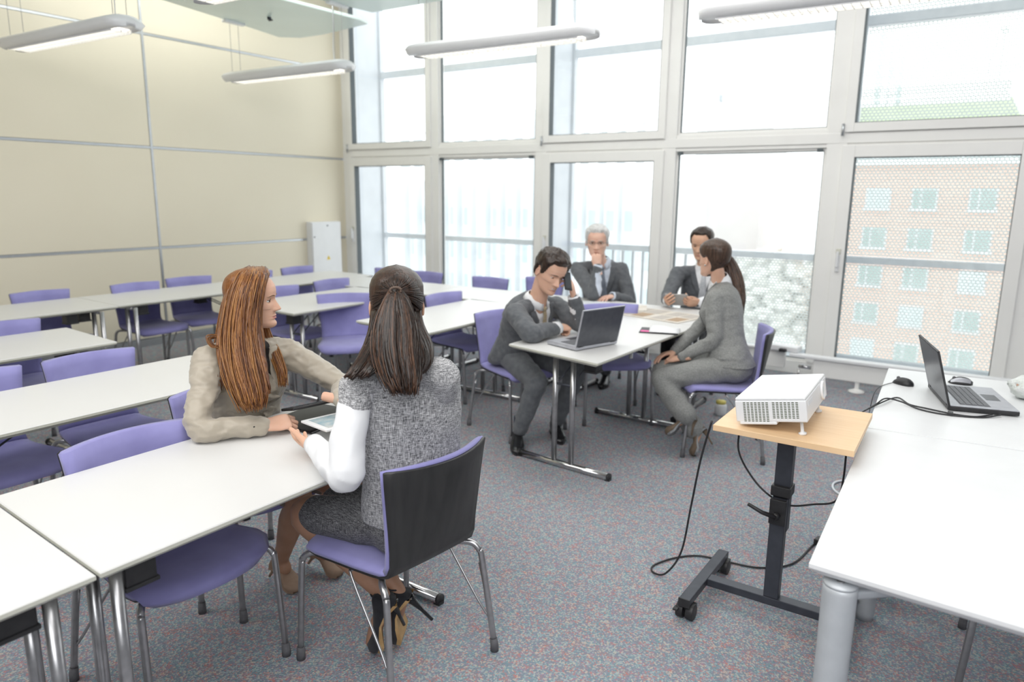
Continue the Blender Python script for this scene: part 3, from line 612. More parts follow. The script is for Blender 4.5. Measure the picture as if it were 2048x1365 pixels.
for x in (-0.845, -0.315):
    lx = x + 0.55; rb = obj('runner', MB().bx(lx - 0.022, lx + 0.022, 2.47 - 2.72, 2.95 - 2.72, 0.062, 0.094), M['dark_metal'], t, 0.003)
    for y in (2.50, 2.925):
        ly = y - 2.72
        w = obj('castor', MB().tube([(lx - 0.034, ly, 0.032), (lx - 0.006, ly, 0.032)], 0.032, 24).tube([(lx + 0.006, ly, 0.032), (lx + 0.034, ly, 0.032)], 0.032, 24).bx(lx - 0.032, lx + 0.032, ly - 0.006, ly + 0.03, 0.03, 0.06)
                .tube([(lx, ly + 0.01, 0.05), (lx, ly + 0.01, 0.068)], 0.008, 8).box((lx - 0.03, ly - 0.03, 0.045), (0.02, 0.03, 0.008)), M['black_plastic'], rb, 0.002)
    obj('end_plug', MB().bx(lx - 0.0225, lx + 0.0225, 2.466 - 2.72, 2.472 - 2.72, 0.061, 0.095), M['black_plastic'], rb)

# projector, tilted up on its right-hand feet
t = thing('projector', 'white projector with slotted vents standing tilted on the beech cart', 'projector', (0, 0, 0))
rot = Matrix.Rotation(R(2.3), 4, 'Z') @ Matrix.Rotation(R(-9.4), 4, 'Y')
W, D, Hh = 0.242, 0.41, 0.088; z0 = 0.0
t.location = Vector((-0.709, 2.512, 0.825)) - rot @ Vector((-W / 2, -D / 2, 0)); t.rotation_euler = rot.to_euler()
bd = MB().bx(-W / 2, W / 2, -D / 2, D / 2, z0, z0 + Hh - 0.010).bx(-W / 2 + 0.0015, W / 2 - 0.0015, -D / 2 + 0.0015, D / 2 - 0.0015, z0 + Hh - 0.0105, z0 + Hh)
obj('housing', bd, M['white_plastic'], t, 0.005, 3)
obj('base_plate', MB().bx(-W / 2 + 0.012, -W / 2 + 0.14, -D / 2 - 0.001, D / 2 - 0.05, z0 - 0.009, z0 + 0.002), M['white_plastic'], t, 0.003)
sl = MB()
for blk in (-0.092, 0.008):
    for i in range(7):
        for k in range(12):
            if k < 2 and blk > 0: continue
            x = blk + i * 0.0130; z = z0 + 0.003 + k * 0.0060
            sl.bx(x, x + 0.0082, -D / 2 - 0.0008, -D / 2 + 0.0005, z, z + 0.0028)
obj('vent_slots', sl, M['vent_dark'], t)['kind'] = 'stuff'
ro = Matrix.Rotation(R(90), 3, 'Y')
ln = obj('lens_ring', MB().lathe((W / 2, 0.10, z0 + 0.045), [(0.034, 0.0), (0.036, 0.008), (0.028, 0.010), (0.024, 0.004)], 28, 0, ro), M['lamp_white'], t)
obj('lens', MB().lathe((W / 2 + 0.001, 0.10, z0 + 0.045), [(0.024, 0.0), (0.018, 0.004), (0.001, 0.006)], 24, 0, ro), M['far_glass2'], ln)
obj('front_label', MB().bx(W / 2, W / 2 + 0.0006, -0.17, -0.09, z0 + 0.050, z0 + 0.066), M['rail_grey'], t)
for y in (-D / 2 + 0.03, D / 2 - 0.06):
    obj('adjusting_foot', MB().lathe((W / 2 - 0.026, y, 0), [(0.013, -0.051), (0.014, -0.044), (0.006, -0.040), (0.005, 0.01)], 14).bx(W / 2 - 0.055, W / 2 - 0.005, y - 0.012, y + 0.012, z0 - 0.004, z0 + 0.004), M['white_plastic'], t)
obj('button_row', MB().box((0.02, 0.12, z0 + Hh), (0.05, 0.008, 0.002)).box((0.02, 0.10, z0 + Hh), (0.03, 0.008, 0.002)).box((0.06, 0.12, z0 + Hh), (0.012, 0.012, 0.002)).box((0.06, 0.08, z0 + Hh), (0.012, 0.012, 0.002)), M['lamp_white'], t, 0.0005)

# ================================================================ LAPTOPS, TABLETS, SMALL THINGS
M['lap_dark'] = varied('dark_grey_lid', (0.085, 0.09, 0.105), (0.10, 0.105, 0.12), 30, 0.30, 500, 0.04, 0.0003, metal=0.4)
M['lap_silver'] = varied('silver_palmrest', (0.42, 0.43, 0.47), (0.48, 0.49, 0.53), 30, 0.35, 500, 0.04, 0.0003, metal=0.3)
M['key'] = varied('grey_keys', (0.14, 0.145, 0.16), (0.17, 0.175, 0.19), 60, 0.5)
m = M['screen_dark'] = mat('glossy_dark_screen', (0.012, 0.014, 0.02), 0.06)
def laptop(name, label, loc, rz, w, d, tilt, lid_m, base_m, side_m):
    t = thing(name, label, 'laptop', loc, rz)
    b = MB().bx(-w / 2, w / 2, 0, d, 0.004, 0.022); base = obj('base', b, side_m, t, 0.004)
    obj('palm_rest', MB().bx(-w / 2 + 0.002, w / 2 - 0.002, 0.002, d - 0.002, 0.022, 0.0255), base_m, t, 0.001)
    kb = obj('keyboard', MB().bx(-w / 2 + 0.03, w / 2 - 0.03, 0.05, 0.05 + 0.115, 0.0255, 0.0262), M['key'], t)
    kk = MB(); nx = 15
    for r_ in range(5):
        for k in range(nx):
            kw = (w - 0.07) / nx; x = -w / 2 + 0.035 + k * kw
            kk.bx(x + 0.0015, x + kw - 0.0015, 0.054 + r_ * 0.022, 0.054 + r_ * 0.022 + 0.0185, 0.0262, 0.0285)
    obj('key_caps', kk, M['key'], kb)['kind'] = 'stuff'
    obj('touchpad', MB().bx(-0.05, 0.05, d - 0.085, d - 0.03, 0.0255, 0.0262), lid_m, t)
    rl = Matrix.Rotation(R(tilt), 4, 'X'); lh = d * 0.93
    lid = MB().bx(-w / 2, w / 2, -0.006, 0.0, 0, lh); lid.xf(Matrix.Translation((0, 0.008, 0.018)) @ rl); lo = obj('lid', lid, lid_m, t, 0.0025)
    sc_ = MB().bx(-w / 2 + 0.012, w / 2 - 0.012, 0.0, 0.0008, 0.016, lh - 0.014); sc_.xf(Matrix.Translation((0, 0.008, 0.018)) @ rl); obj('screen', sc_, M['screen_dark'], lo)
    bz = MB().bx(-w / 2 - 0.0015, -w / 2 + 0.004, -0.0065, 0.002, 0, lh).bx(w / 2 - 0.004, w / 2 + 0.0015, -0.0065, 0.002, 0, lh).bx(-w / 2, w / 2, -0.0065, 0.002, lh - 0.004, lh + 0.0015); bz.xf(Matrix.Translation((0, 0.008, 0.018)) @ rl); obj('bezel', bz, M['black_plastic'] if side_m is M['black_plastic'] else M['lap_silver'], lo)
    obj('hinge', MB().tube([(-w / 2 + 0.02, 0.006, 0.022), (-w / 2 + 0.06, 0.006, 0.022)], 0.007, 10).tube([(w / 2 - 0.06, 0.006, 0.022), (w / 2 - 0.02, 0.006, 0.022)], 0.007, 10), M['black_plastic'], t)
    return t
# local +y runs from the hinge toward the user
lp = laptop('laptop', 'open dark laptop on the right-hand desk beside the two mice', (-0.150, 3.655, 0.74), R(-75), 0.40, 0.262, 16, M['lap_dark'], M['lap_silver'], M['black_plastic'])
obj('side_ports', MB().bx(-0.2005, -0.199, 0.10, 0.16, 0.006, 0.018), M['gasket'], lp)
mb = MB().box((-0.208, 0.175, 0.012), (0.02, 0.035, 0.014)); obj('video_plug', mb, mat('blue_plug', (0.02, 0.03, 0.16), 0.5), lp, 0.002)
obj('usb_plug', MB().tube([(-0.2, 0.145, 0.012), (-0.225, 0.145, 0.012)], 0.006, 10), mat('yellow_plug', (0.75, 0.65, 0.25), 0.5), lp)
laptop('laptop', 'open grey laptop seen from its lid side in front of the man on the phone', (-1.893, 3.715, 0.74), R(73), 0.345, 0.25, 14, M['lap_dark'], M['lap_silver'], M['lap_silver'])

def mouse(label, loc, rz, two=False):
    t = thing('computer_mouse', label, 'mouse', loc, rz)
    rg = []
    for k in range(11):
        u = k / 10; y = lerp(-0.052, 0.052, u); w = 0.030 * (1 - abs(2 * u - 1) ** 3) ** 0.5 + 0.001; h = 0.034 * (1 - abs(2 * u - 0.9) ** 2.4 / 1.4) if True else 0
        h = max(h, 0.004); rg.append([Vector((cos(a) * w, y, max(0.001, sin(a) * h if sin(a) > 0 else 0.001))) for a in [2 * pi * i / 16 for i in range(16)]])
    obj('shell', MB().rings(rg), M['black_plastic'], t)
    if two:
        r2 = [[Vector((p.x * 1.03, p.y, p.z * 1.03 + 0.0008)) for p in q[1:4]] for q in rg[1:-1]]
        r3 = [[Vector((p.x * 1.03, p.y, p.z * 1.03 + 0.0008)) for p in q[5:8]] for q in rg[1:-1]]
        for rr in (r2, r3):
            mb = MB(); vs = [p for q in rr for p in q]; mb.add(vs, [(k * 3 + i, k * 3 + i + 1, k * 3 + i + 4, k * 3 + i + 3) for k in range(len(rr) - 1) for i in range(2)]); obj('silver_side', mb, M['lap_silver'], t)
    obj('wheel', MB().tube([(-0.003, 0.028, 0.026), (0.003, 0.028, 0.026)], 0.008, 12), M['rubber'], t)
    return t
mouse('plain black corded mouse left of the laptop on the right desk', (-0.305, 3.85, 0.74), R(60))
mouse('black and silver cordless mouse behind the laptop on the right desk', (-0.077, 4.03, 0.74), R(95), True)
tag(obj('mouse_cable', MB().tube(bez([(-0.35, 3.83, 0.745), (-0.38, 3.76, 0.743), (-0.395, 3.65, 0.742), (-0.40, 3.56, 0.70), (-0.405, 3.5, 0.5), (-0.40, 3.6, 0.2)], 8), 0.0018, 6), M['black_plastic']), 'thin black mouse cable dropping over the edge of the right desk', 'cable')
cb = [[(-0.355, 3.60, 0.742), (-0.30, 3.54, 0.746), (-0.24, 3.46, 0.744), (-0.17, 3.43, 0.745), (-0.08, 3.41, 0.744), (0.00, 3.415, 0.745), (0.06, 3.47, 0.750)],
      [(-0.37, 3.36, 0.745), (-0.33, 3.42, 0.765), (-0.27, 3.44, 0.755), (-0.20, 3.40, 0.745), (-0.10, 3.38, 0.744), (0.02, 3.42, 0.744), (0.09, 3.49, 0.749)]]
for i, c in enumerate(cb):
    st = [(-0.50, 3.2, 0.60), (-0.425, 3.27, 0.70)]
    tag(obj('laptop_cable', MB().tube(bez(st + [(-0.362, 3.33 + 0.02 * i, 0.747)] + c[1:], 8), 0.0032, 8), M['black_plastic']), ['black laptop cable lying nearer the desk joint', 'black laptop cable arching off the desk edge toward the cart'][i], 'cable', 'laptop cables')
tag(obj('cable_clip', MB().box((-0.085, 3.395, 0.747), (0.02, 0.03, 0.014)), M['black_plastic'], None, 0.002), 'small black ferrite block on the laptop cables', 'clip')

# plastic bag
rnd = random.Random(3); mb = MB(); rg = []
for j in range(1, 14):
    a = -pi / 2 + pi * j / 14; q = []
    for i in range(26):
        b = 2 * pi * i / 26; p = Vector((cos(a) * cos(b), cos(a) * sin(b), sin(a)))
        k = 1 + 0.22 * noise.noise(p * 2.3 + Vector((4, 1, 7))) + 0.10 * noise.noise(p * 6); q.append(Vector((p.x * 0.15 * k, p.y * 0.12 * k, max(0.002, 0.055 + p.z * 0.065 * k))))
    rg.append(q)
t = thing('plastic_bag', 'crumpled white plastic bag at the right picture edge on the desk', 'bag', (0.265, 3.90, 0.74))
m = varied('thin_plastic', (0.72, 0.76, 0.72), (0.82, 0.84, 0.83), 25, 0.3, 60, 0.8, 0.01)
obj('bag', MB().rings(rg), m, t)
obj('brown_print', MB().box((-0.12, -0.04, 0.065), (0.012, 0.035, 0.02), 0, Matrix.Rotation(0.4, 3, 'X')), mat('brown_print', (0.45, 0.27, 0.2), 0.6), t)

# floor cables of the cart
tag(obj('power_cord', MB().tube(bez([(-0.82, 2.58, 0.79), (-0.86, 2.60, 0.62), (-0.90, 2.64, 0.40), (-0.95, 2.70, 0.16), (-1.02, 2.72, 0.03), (-1.085, 2.74, 0.006), (-1.105, 2.80, 0.006), (-1.05, 2.92, 0.006), (-0.965, 3.00, 0.006), (-0.84, 3.02, 0.006), (-0.71, 3.05, 0.006), (-0.60, 3.17, 0.006), (-0.56, 3.42, 0.006), (-0.52, 3.62, 0.006), (-0.46, 3.72, 0.006), (-0.36, 3.76, 0.006)], 10), 0.0042, 8), M['black_plastic']), 'black power cord hanging from the cart and looping over the carpet', 'cord')
tag(obj('cord_plug', MB().box((-0.545, 3.45, 0.016), (0.03, 0.05, 0.03), 0, Matrix.Rotation(-0.2, 3, 'Z')), M['black_plastic'], None, 0.005), 'black in-line plug on the cord beside the right desk', 'plug')
tag(obj('video_cable', MB().tube(bez([(-0.735, 2.66, 0.785), (-0.74, 2.68, 0.66), (-0.69, 2.70, 0.56), (-0.62, 2.70, 0.50), (-0.55, 2.74, 0.46), (-0.47, 2.78, 0.47), (-0.395, 2.79, 0.50), (-0.375, 2.77, 0.60), (-0.370, 2.72, 0.785)], 8), 0.0038, 8), M['black_plastic']), 'black cable slung under the beech cart top around its column', 'cable')
tag(obj('grey_cable', MB().tube(bez([(-0.30, 4.35, 0.008), (-0.52, 4.38, 0.008), (-0.62, 4.30, 0.008), (-0.60, 4.16, 0.008), (-0.46, 4.05, 0.008), (-0.3, 4.0, 0.008)], 8), 0.006, 8), M['rail_grey']), 'grey cable coiled on the carpet beside the right desk', 'cable')

# jar on the floor
t = thing('jar', 'small cream jar with a yellow lid on the carpet behind the grey-suited woman\'s chair', 'jar', (-1.60, 5.22, 0))
obj('body', MB().lathe((0, 0, 0), [(0.001, 0.0), (0.038, 0.0), (0.045, 0.02), (0.045, 0.075), (0.036, 0.09), (0.001, 0.09)], 20), M['white_plastic'], t)
obj('lid', MB().lathe((0, 0, 0), [(0.037, 0.09), (0.037, 0.11), (0.001, 0.112)], 20), mat('yellow_lid', (0.7, 0.6, 0.15), 0.5), t)

# tablets
def tablet(label, pts, thick, body, screen, rim=0.012, name='tablet_computer', print_=None):
    """pts: four corners of the glass side, counter-clockwise seen from the glass"""
    P = [Vector(p) for p in pts]; c = sum(P, Vector()) / 4; n = (P[1] - P[0]).cross(P[3] - P[0]).normalized()
    t = thing(name, label, 'tablet', c); P = [p - c for p in P]
    def quad(k, off): return [p * k + n * off for p in P]
    a, b = quad(1, 0), quad(1, -thick); mb = MB().add(a + b, [(0, 1, 2, 3), (7, 6, 5, 4), (0, 4, 5, 1), (1, 5, 6, 2), (2, 6, 7, 3), (3, 7, 4, 0)], 0, False)
    obj('body', mb, body, t, 0.003, 3)
    ax = (P[1] - P[0]).normalized(); ay = (P[3] - P[0]).normalized(); r = rim
    q = [P[0] + ax * r + ay * r, P[1] - ax * r + ay * r, P[2] - ax * r - ay * r, P[3] + ax * r - ay * r]
    obj('screen', MB().add([p + n * 0.0006 for p in q], [(0, 1, 2, 3)], 0, False), screen, t)
    return t

# ================================================================ PEOPLE: tools
def remesh(mb, voxel, smooth=6, fac=0.5):
    me = mesh_of('tmp', mb); o = bpy.data.objects.new('tmp', me); col.objects.link(o)
    rm = o.modifiers.new('r', 'REMESH'); rm.mode = 'VOXEL'; rm.voxel_size = voxel; rm.adaptivity = 0.0
    if smooth: s = o.modifiers.new('s', 'SMOOTH'); s.factor = fac; s.iterations = smooth
    dg = bpy.context.evaluated_depsgraph_get(); ev = o.evaluated_get(dg); m2 = ev.to_mesh()
    out = MB(); out.v = [v.co.copy() for v in m2.vertices]; out.f = [list(p.vertices) for p in m2.polygons]
    out.m = [0] * len(out.f); out.sm = [True] * len(out.f)
    ev.to_mesh_clear(); bpy.data.objects.remove(o); bpy.data.meshes.remove(me); return out
def capsule(mb, p, q, r1, r2, n=14):
    p, q = Vector(p), Vector(q); d = (q - p).normalized(); pts = []; rs = []
    for a in (85, 55, 25): pts.append(p - d * r1 * sin(R(a))); rs.append(r1 * cos(R(a)))
    pts.append(p); rs.append(r1); pts.append(q); rs.append(r2)
    for a in (25, 55, 85): pts.append(q + d * r2 * sin(R(a))); rs.append(r2 * cos(R(a)))
    return mb.tube(pts, rs, n)
def limb(mb, pts, rs, n=16, k=8):
    """rounded tapering limb through joints"""
    C = [Vector((*p, r)) if False else (Vector(p), r) for p, r in zip(pts, rs)]
    c = bez([p for p, _ in C], k); rr = []
    for i in range(len(C) - 1):
        for j in range(k): rr.append(lerp(C[i][1], C[i + 1][1], j / k))
    rr.append(C[-1][1]); d0 = (c[0] - c[1]).normalized(); d1 = (c[-1] - c[-2]).normalized()
    pre = [(c[0] + d0 * rr[0] * sin(R(a)), rr[0] * cos(R(a))) for a in (85, 55, 25)]
    post = [(c[-1] + d1 * rr[-1] * sin(R(a)), rr[-1] * cos(R(a))) for a in (25, 55, 85)]
    P = [a for a, _ in pre] + c + [a for a, _ in post]; Q = [a for _, a in pre] + rr + [a for _, a in post]
    return mb.tube(P, Q, n)
def ik(a, b, l1, l2, hint):
    a, b, h = Vector(a), Vector(b), Vector(hint); d = b - a; D = d.length
    if D >= l1 + l2: l1, l2 = l1 * D / (l1 + l2) * 1.001, l2 * D / (l1 + l2) * 1.001
    x = (l1 * l1 - l2 * l2 + D * D) / (2 * D); y = math.sqrt(max(0, l1 * l1 - x * x)); u = d / D
    h = (h - u * h.dot(u)).normalized(); return a + u * x + h * y
def wrinkle(mb, amp, sc_=14, seed=0, stretch=(1, 1, 1), mask=None):
    """real folds: pushes the vertices along their normals with a ridged noise"""
    me = mesh_of('t', mb); nr = [v.normal.copy() for v in me.vertices]; bpy.data.meshes.remove(me); o = Vector((seed, seed * 2, 0))
    for i, (p, n_) in enumerate(zip(mb.v, nr)):
        q = Vector((p.x * stretch[0], p.y * stretch[1], p.z * stretch[2])) * sc_ + o
        w = 1 - abs(noise.noise(q)) * 2.4; w = w * 0.7 + noise.noise(q * 2.1) * 0.3
        k = mask(p) if mask else 1.0
        mb.v[i] = p + n_ * amp * (w - 0.35) * k
    return mb
def torso(mb, pel, neck, fp, fc, prof, n=28, curve=0.0):
    """loft from hips to neck. prof rows: t, half width, half depth, forward offset"""
    pel, neck = Vector(pel), Vector(neck); up = (neck - pel); H_ = up.length; rg = []
    for t, a, b, o in prof:
        f = (Vector(fp) * (1 - min(1, max(0, t))) + Vector(fc) * min(1, max(0, t))); u = up.normalized()
        if t < 0.3: u = (Vector((0, 0, 1)) * (0.3 - max(0, t)) / 0.3 + u * max(0, t) / 0.3).normalized()
        f = (f - u * f.dot(u)).normalized(); r = f.cross(u)
        c = pel + up * t + f * (o + curve * math.sin(pi * min(1, max(0, t))))
        rg.append([c + r * a * math.copysign(abs(cos(q)) ** 0.85, cos(q)) + f * b * math.copysign(abs(sin(q)) ** 0.9, sin(q)) for q in [2 * pi * i / n for i in range(n)]])
    return mb.rings(rg)
MALE = [(-0.16, 0.150, 0.12, 0.0), (-0.05, 0.185, 0.135, 0.0), (0.12, 0.178, 0.128, 0.01), (0.32, 0.168, 0.122, 0.015), (0.55, 0.178, 0.125, 0.01), (0.74, 0.190, 0.122, 0.0), (0.87, 0.180, 0.105, -0.01), (0.95, 0.120, 0.08, -0.015), (1.0, 0.070, 0.065, -0.01)]
FEM = [(-0.16, 0.15, 0.115, 0.0), (-0.05, 0.180, 0.135, 0.0), (0.10, 0.172, 0.125, 0.0), (0.30, 0.130, 0.098, 0.005), (0.48, 0.135, 0.102, 0.012), (0.66, 0.150, 0.122, 0.022), (0.80, 0.152, 0.100, 0.005), (0.90, 0.130, 0.078, -0.008), (0.97, 0.075, 0.058, -0.01), (1.0, 0.055, 0.05, -0.005)]
def frame(f, up):
    f = Vector(f).normalized(); up = Vector(up); up = (up - f * up.dot(f)).normalized(); r = f.cross(up)
    return Matrix(((r.x, f.x, up.x), (r.y, f.y, up.y), (r.z, f.z, up.z)))   # local x right, y forward, z up

# ---- head: lofted skull with features, units of head height
HT = [(0.0, .10, .335, .16), (.02, .145, .375, .10), (.05, .185, .392, .04), (.10, .225, .392, -.05), (.15, .25, .380, -.13), (.20, .268, .378, -.20), (.26, .285, .380, -.27), (.32, .302, .378, -.33), (.40, .322, .376, -.39), (.46, .326, .368, -.42), (.52, .326, .368, -.44), (.58, .33, .388, -.455), (.66, .337, .390, -.465), (.74, .335, .370, -.455), (.82, .31, .318, -.42), (.89, .262, .235, -.35), (.95, .182, .125, -.25), (.985, .10, .03, -.14), (1.0, .02, -.05, -.07)]
def hprof(t):
    for a, b in zip(HT, HT[1:]):
        if a[0] <= t <= b[0]:
            k = (t - a[0]) / (b[0] - a[0]); k = k if True else k; return [lerp(a[i], b[i], k) for i in (1, 2, 3)]
    return HT[-1][1:]
def hpoint(t, ph, w_=1.0):
    """ph 0 = front, 90 = right ear"""
    w, f, b = hprof(t); cy = (f + b) / 2; c = -0.03 if t > 0.3 else lerp(0.12, -0.03, t / 0.3)
    s_, c_ = sin(ph), cos(ph); e = 0.92 if t > 0.35 else 1.12
    x = w * w_ * math.copysign(abs(s_) ** 0.95, s_); y = c + ((f - c) * abs(c_) ** e if c_ > 0 else -(c - b) * abs(c_) ** 0.95)
    return Vector((x, y, t - 0.47))
def g2(x, s): return math.exp(-(x / s) ** 2)
def face_disp(x, t, fem):
    d = 0.0
    nz = [(0.585, 0.0), (0.55, .006), (.50, .022), (.45, .052), (.40, .082), (.365, .108), (.34, .116), (.322, .098), (.305, .045), (.29, .008), (.275, 0)]
    if .275 < t < .585:
        for a, b in zip(nz, nz[1:]):
            if b[0] <= t <= a[0]: h = lerp(a[1], b[1], (a[0] - t) / (a[0] - b[0])); break
        h *= 0.92 if fem else 1.08
        sg = lerp(.062, .034, min(1, max(0, (t - .32) / .18))); d += h * g2(x, sg)
        d += 0.028 * g2(abs(x) - .068, .022) * g2(t - .332, .024)
    d -= 0.040 * g2(abs(x) - .135, .075) * g2(t - .495, .042)
    d += (0.008 if fem else 0.018) * g2(abs(x) - .12, .08) * g2(t - .572, .022)
    lw = .085; d += 0.024 * g2(x, lw) * g2(t - .222, .014) + (0.026 * g2(x, lw * .85) * g2(t - .180, .017)) - 0.020 * g2(x, .10) * g2(t - .203, .006)
    d -= 0.020 * g2(x, .12) * g2(t - .140, .022); d += 0.016 * g2(x, .09) * g2(t - .075, .04); d -= 0.006 * g2(x, .018) * g2(t - .255, .02)
    d += 0.012 * g2(abs(x) - .20, .06) * g2(t - .38, .06)
    return d
def head_mesh(fem=True, smile=0.0):
    """material slots: 0 skin, 1 lips"""
    mb = MB(); NT, NP = 88, 96; rg = []
    phs = []
    for i in range(NP):
        u = 2 * i / NP - 1; phs.append(pi * math.copysign(abs(u) ** 1.25, u))
    tl = [0.0005 + 0.999 * k / (NT - 1) for k in range(NT)]
    for t in tl:
        q = []
        for ph in phs:
            p = hpoint(t, ph)
            if abs(ph) < 1.7:
                k = max(0.0, cos(ph)) ** 0.3; p.y += face_disp(p.x, t, fem) * k
            q.append(p)
        rg.append(q)
    mb.rings(rg)
    for i, f in enumerate(mb.f):
        c = sum((mb.v[j] for j in f), Vector()) / len(f); t = c.z + 0.47 - smile * 1.6 * (c.x / .1) ** 2
        if smile and c.y > .2 and abs(c.x) < .085 and .192 < t < .216: mb.m[i] = 2; continue
        if c.y > 0.2 and abs(c.x) < 0.092 + smile and (0.203 - 0.038 * (1 - (c.x / .10) ** 2)) < t < (0.203 + 0.030 * (1 - (c.x / .095) ** 2) - 0.008 * g2(c.x, .02)): mb.m[i] = 1
    for s in (-1, 1):   # ears
        e = MB(); ro = Matrix.Rotation(R(18 * s), 3, 'Z') @ Matrix.Rotation(R(-12), 3, 'X')
        rr = []
        for j in range(15):
            a = 2 * pi * j / 14; rr.append(Vector((0, cos(a) * .055 * (1 if sin(a) > -.2 else .75), sin(a) * .095)))
        e.tube(rr, [.018] * 15, 8, 0, 1.0, None, False); e.ell((-.004 * s, .01, 0), (.012, .045, .085), 10, 8)
        e.v = [ro @ p + Vector((.352 * s, -.045, -.03)) for p in e.v]; mb.merge(e)
    return mb
HEADS = {True: head_mesh(True), False: head_mesh(False), 'smile': head_mesh(False, 0.018)}
def copy_mb(a): b = MB(); b.v = [p.copy() for p in a.v]; b.f = [list(f) for f in a.f]; b.m = list(a.m); b.sm = list(a.sm); return b
def smooth_step(x): x = min(1, max(0, x)); return x * x * (3 - 2 * x)
def hair_cap(line, thick, amp=0.01, freq=7, NT=60, NP=80, seed=0, tmin=0.0, wide=1.0):
    """closed shell; line(deg) = hairline height, thick(t,deg) = thickness"""
    rg = []
    for k in range(NT):
        t = tmin + (1 - tmin) * (0.0005 + 0.999 * k / (NT - 1)); q = []
        for i in range(NP):
            ph = 2 * pi * i / NP - pi; dg = abs(math.degrees(ph)); p = hpoint(t, ph)
            c = Vector((0, -0.03, 0.05)); n_ = (p - c); n_.z = max(n_.z, -0.05) if t > .5 else 0.0; n_ = n_.normalized()
            m_ = smooth_step((t - line(dg)) / 0.05); nn = noise.noise(Vector((p.x * freq, p.y * freq, p.z * freq * .5)) + Vector((seed, 0, 0))) * amp + noise.noise(Vector((p.x * freq * 3, p.y * freq * 3, p.z * freq)) + Vector((seed, 0, 0))) * amp * .5
            q.append(p + n_ * (thick(t, dg) + nn) * m_ - n_ * 0.03 * (1 - m_))
        rg.append(q)
    return MB().rings(rg)
def interp(tab, x):
    if x <= tab[0][0]: return tab[0][1]
    for a, b in zip(tab, tab[1:]):
        if x <= b[0]: return lerp(a[1], b[1], (x - a[0]) / (b[0] - a[0]))
    return tab[-1][1]

# ---- hand: wrist at origin, fingers along +y, back of the hand +z, thumb toward x*side
def hand_mesh(side, curl=(20, 25, 20), thumb=(35, 10), spread=4, sc_=1.0, point=0):
    mb = MB(); pl = MB()
    rg = []
    for y, w, h, z in ((-0.075, .024, .020, 0), (-0.03, .026, .021, 0), (0.0, .027, .019, 0), (0.02, .033, .018, 0), (0.05, .041, .017, 0), (0.075, .042, .015, 0.001), (0.092, .038, .011, 0.001), (0.098, .030, .006, 0)):
        rg.append([Vector((cos(a) * w, y, z + sin(a) * h)) for a in [2 * pi * i / 18 for i in range(18)]])
    mb.rings(rg)
    L_ = [(0.040, 0.026, 0.020), (0.045, 0.029, 0.022), (0.042, 0.027, 0.021), (0.033, 0.021, 0.018)]
    for k in range(4):
        x = side * (0.0315 - 0.0205 * k); y = 0.088 - abs(k - 1) * 0.0035 - (0.006 if k == 3 else 0); r = [0.0093, 0.0096, 0.0092, 0.0080][k]
        p = Vector((x, y, 0.0)); a = 0; sp_ = R(spread * (1.4 - k)) * side; cu = curl if not isinstance(curl[0], (tuple, list)) else curl[k]
        capsule(mb, p - Vector((0, .03, 0)), p, r, r, 12)
        for j in range(3):
            a += R(cu[j]); d = Vector((sin(sp_) * cos(a), cos(sp_) * cos(a), -sin(a))); q = p + d * L_[k][j]
            capsule(mb, p, q, r * (1 - .07 * j), r * (1 - .07 * (j + 1)), 12); p = q
    tb = Vector((side * 0.024, 0.018, -0.006)); a1 = R(thumb[0]); d1 = Vector((side * sin(a1), cos(a1), -0.35)).normalized(); q = tb + d1 * 0.042
    capsule(mb, tb, q, .0165, .0125, 12); a2 = a1 - R(thumb[1]); d2 = Vector((side * sin(a2), cos(a2), -0.35)).normalized(); q2 = q + d2 * .031; capsule(mb, q, q2, .012, .0105, 12)
    a3 = a2 - R(thumb[1]); d3 = Vector((side * sin(a3), cos(a3), -.28)).normalized(); capsule(mb, q2, q2 + d3 * .024, .0105, .0085, 12)
    mb.v = [p * sc_ for p in mb.v]
    return remesh(mb, 0.0030 * sc_, 5, 0.5)
def place_hand(mb, wrist, direction, back):
    F = frame(direction, back); w = Vector(wrist); mb.v = [F @ p + w for p in mb.v]; return mb

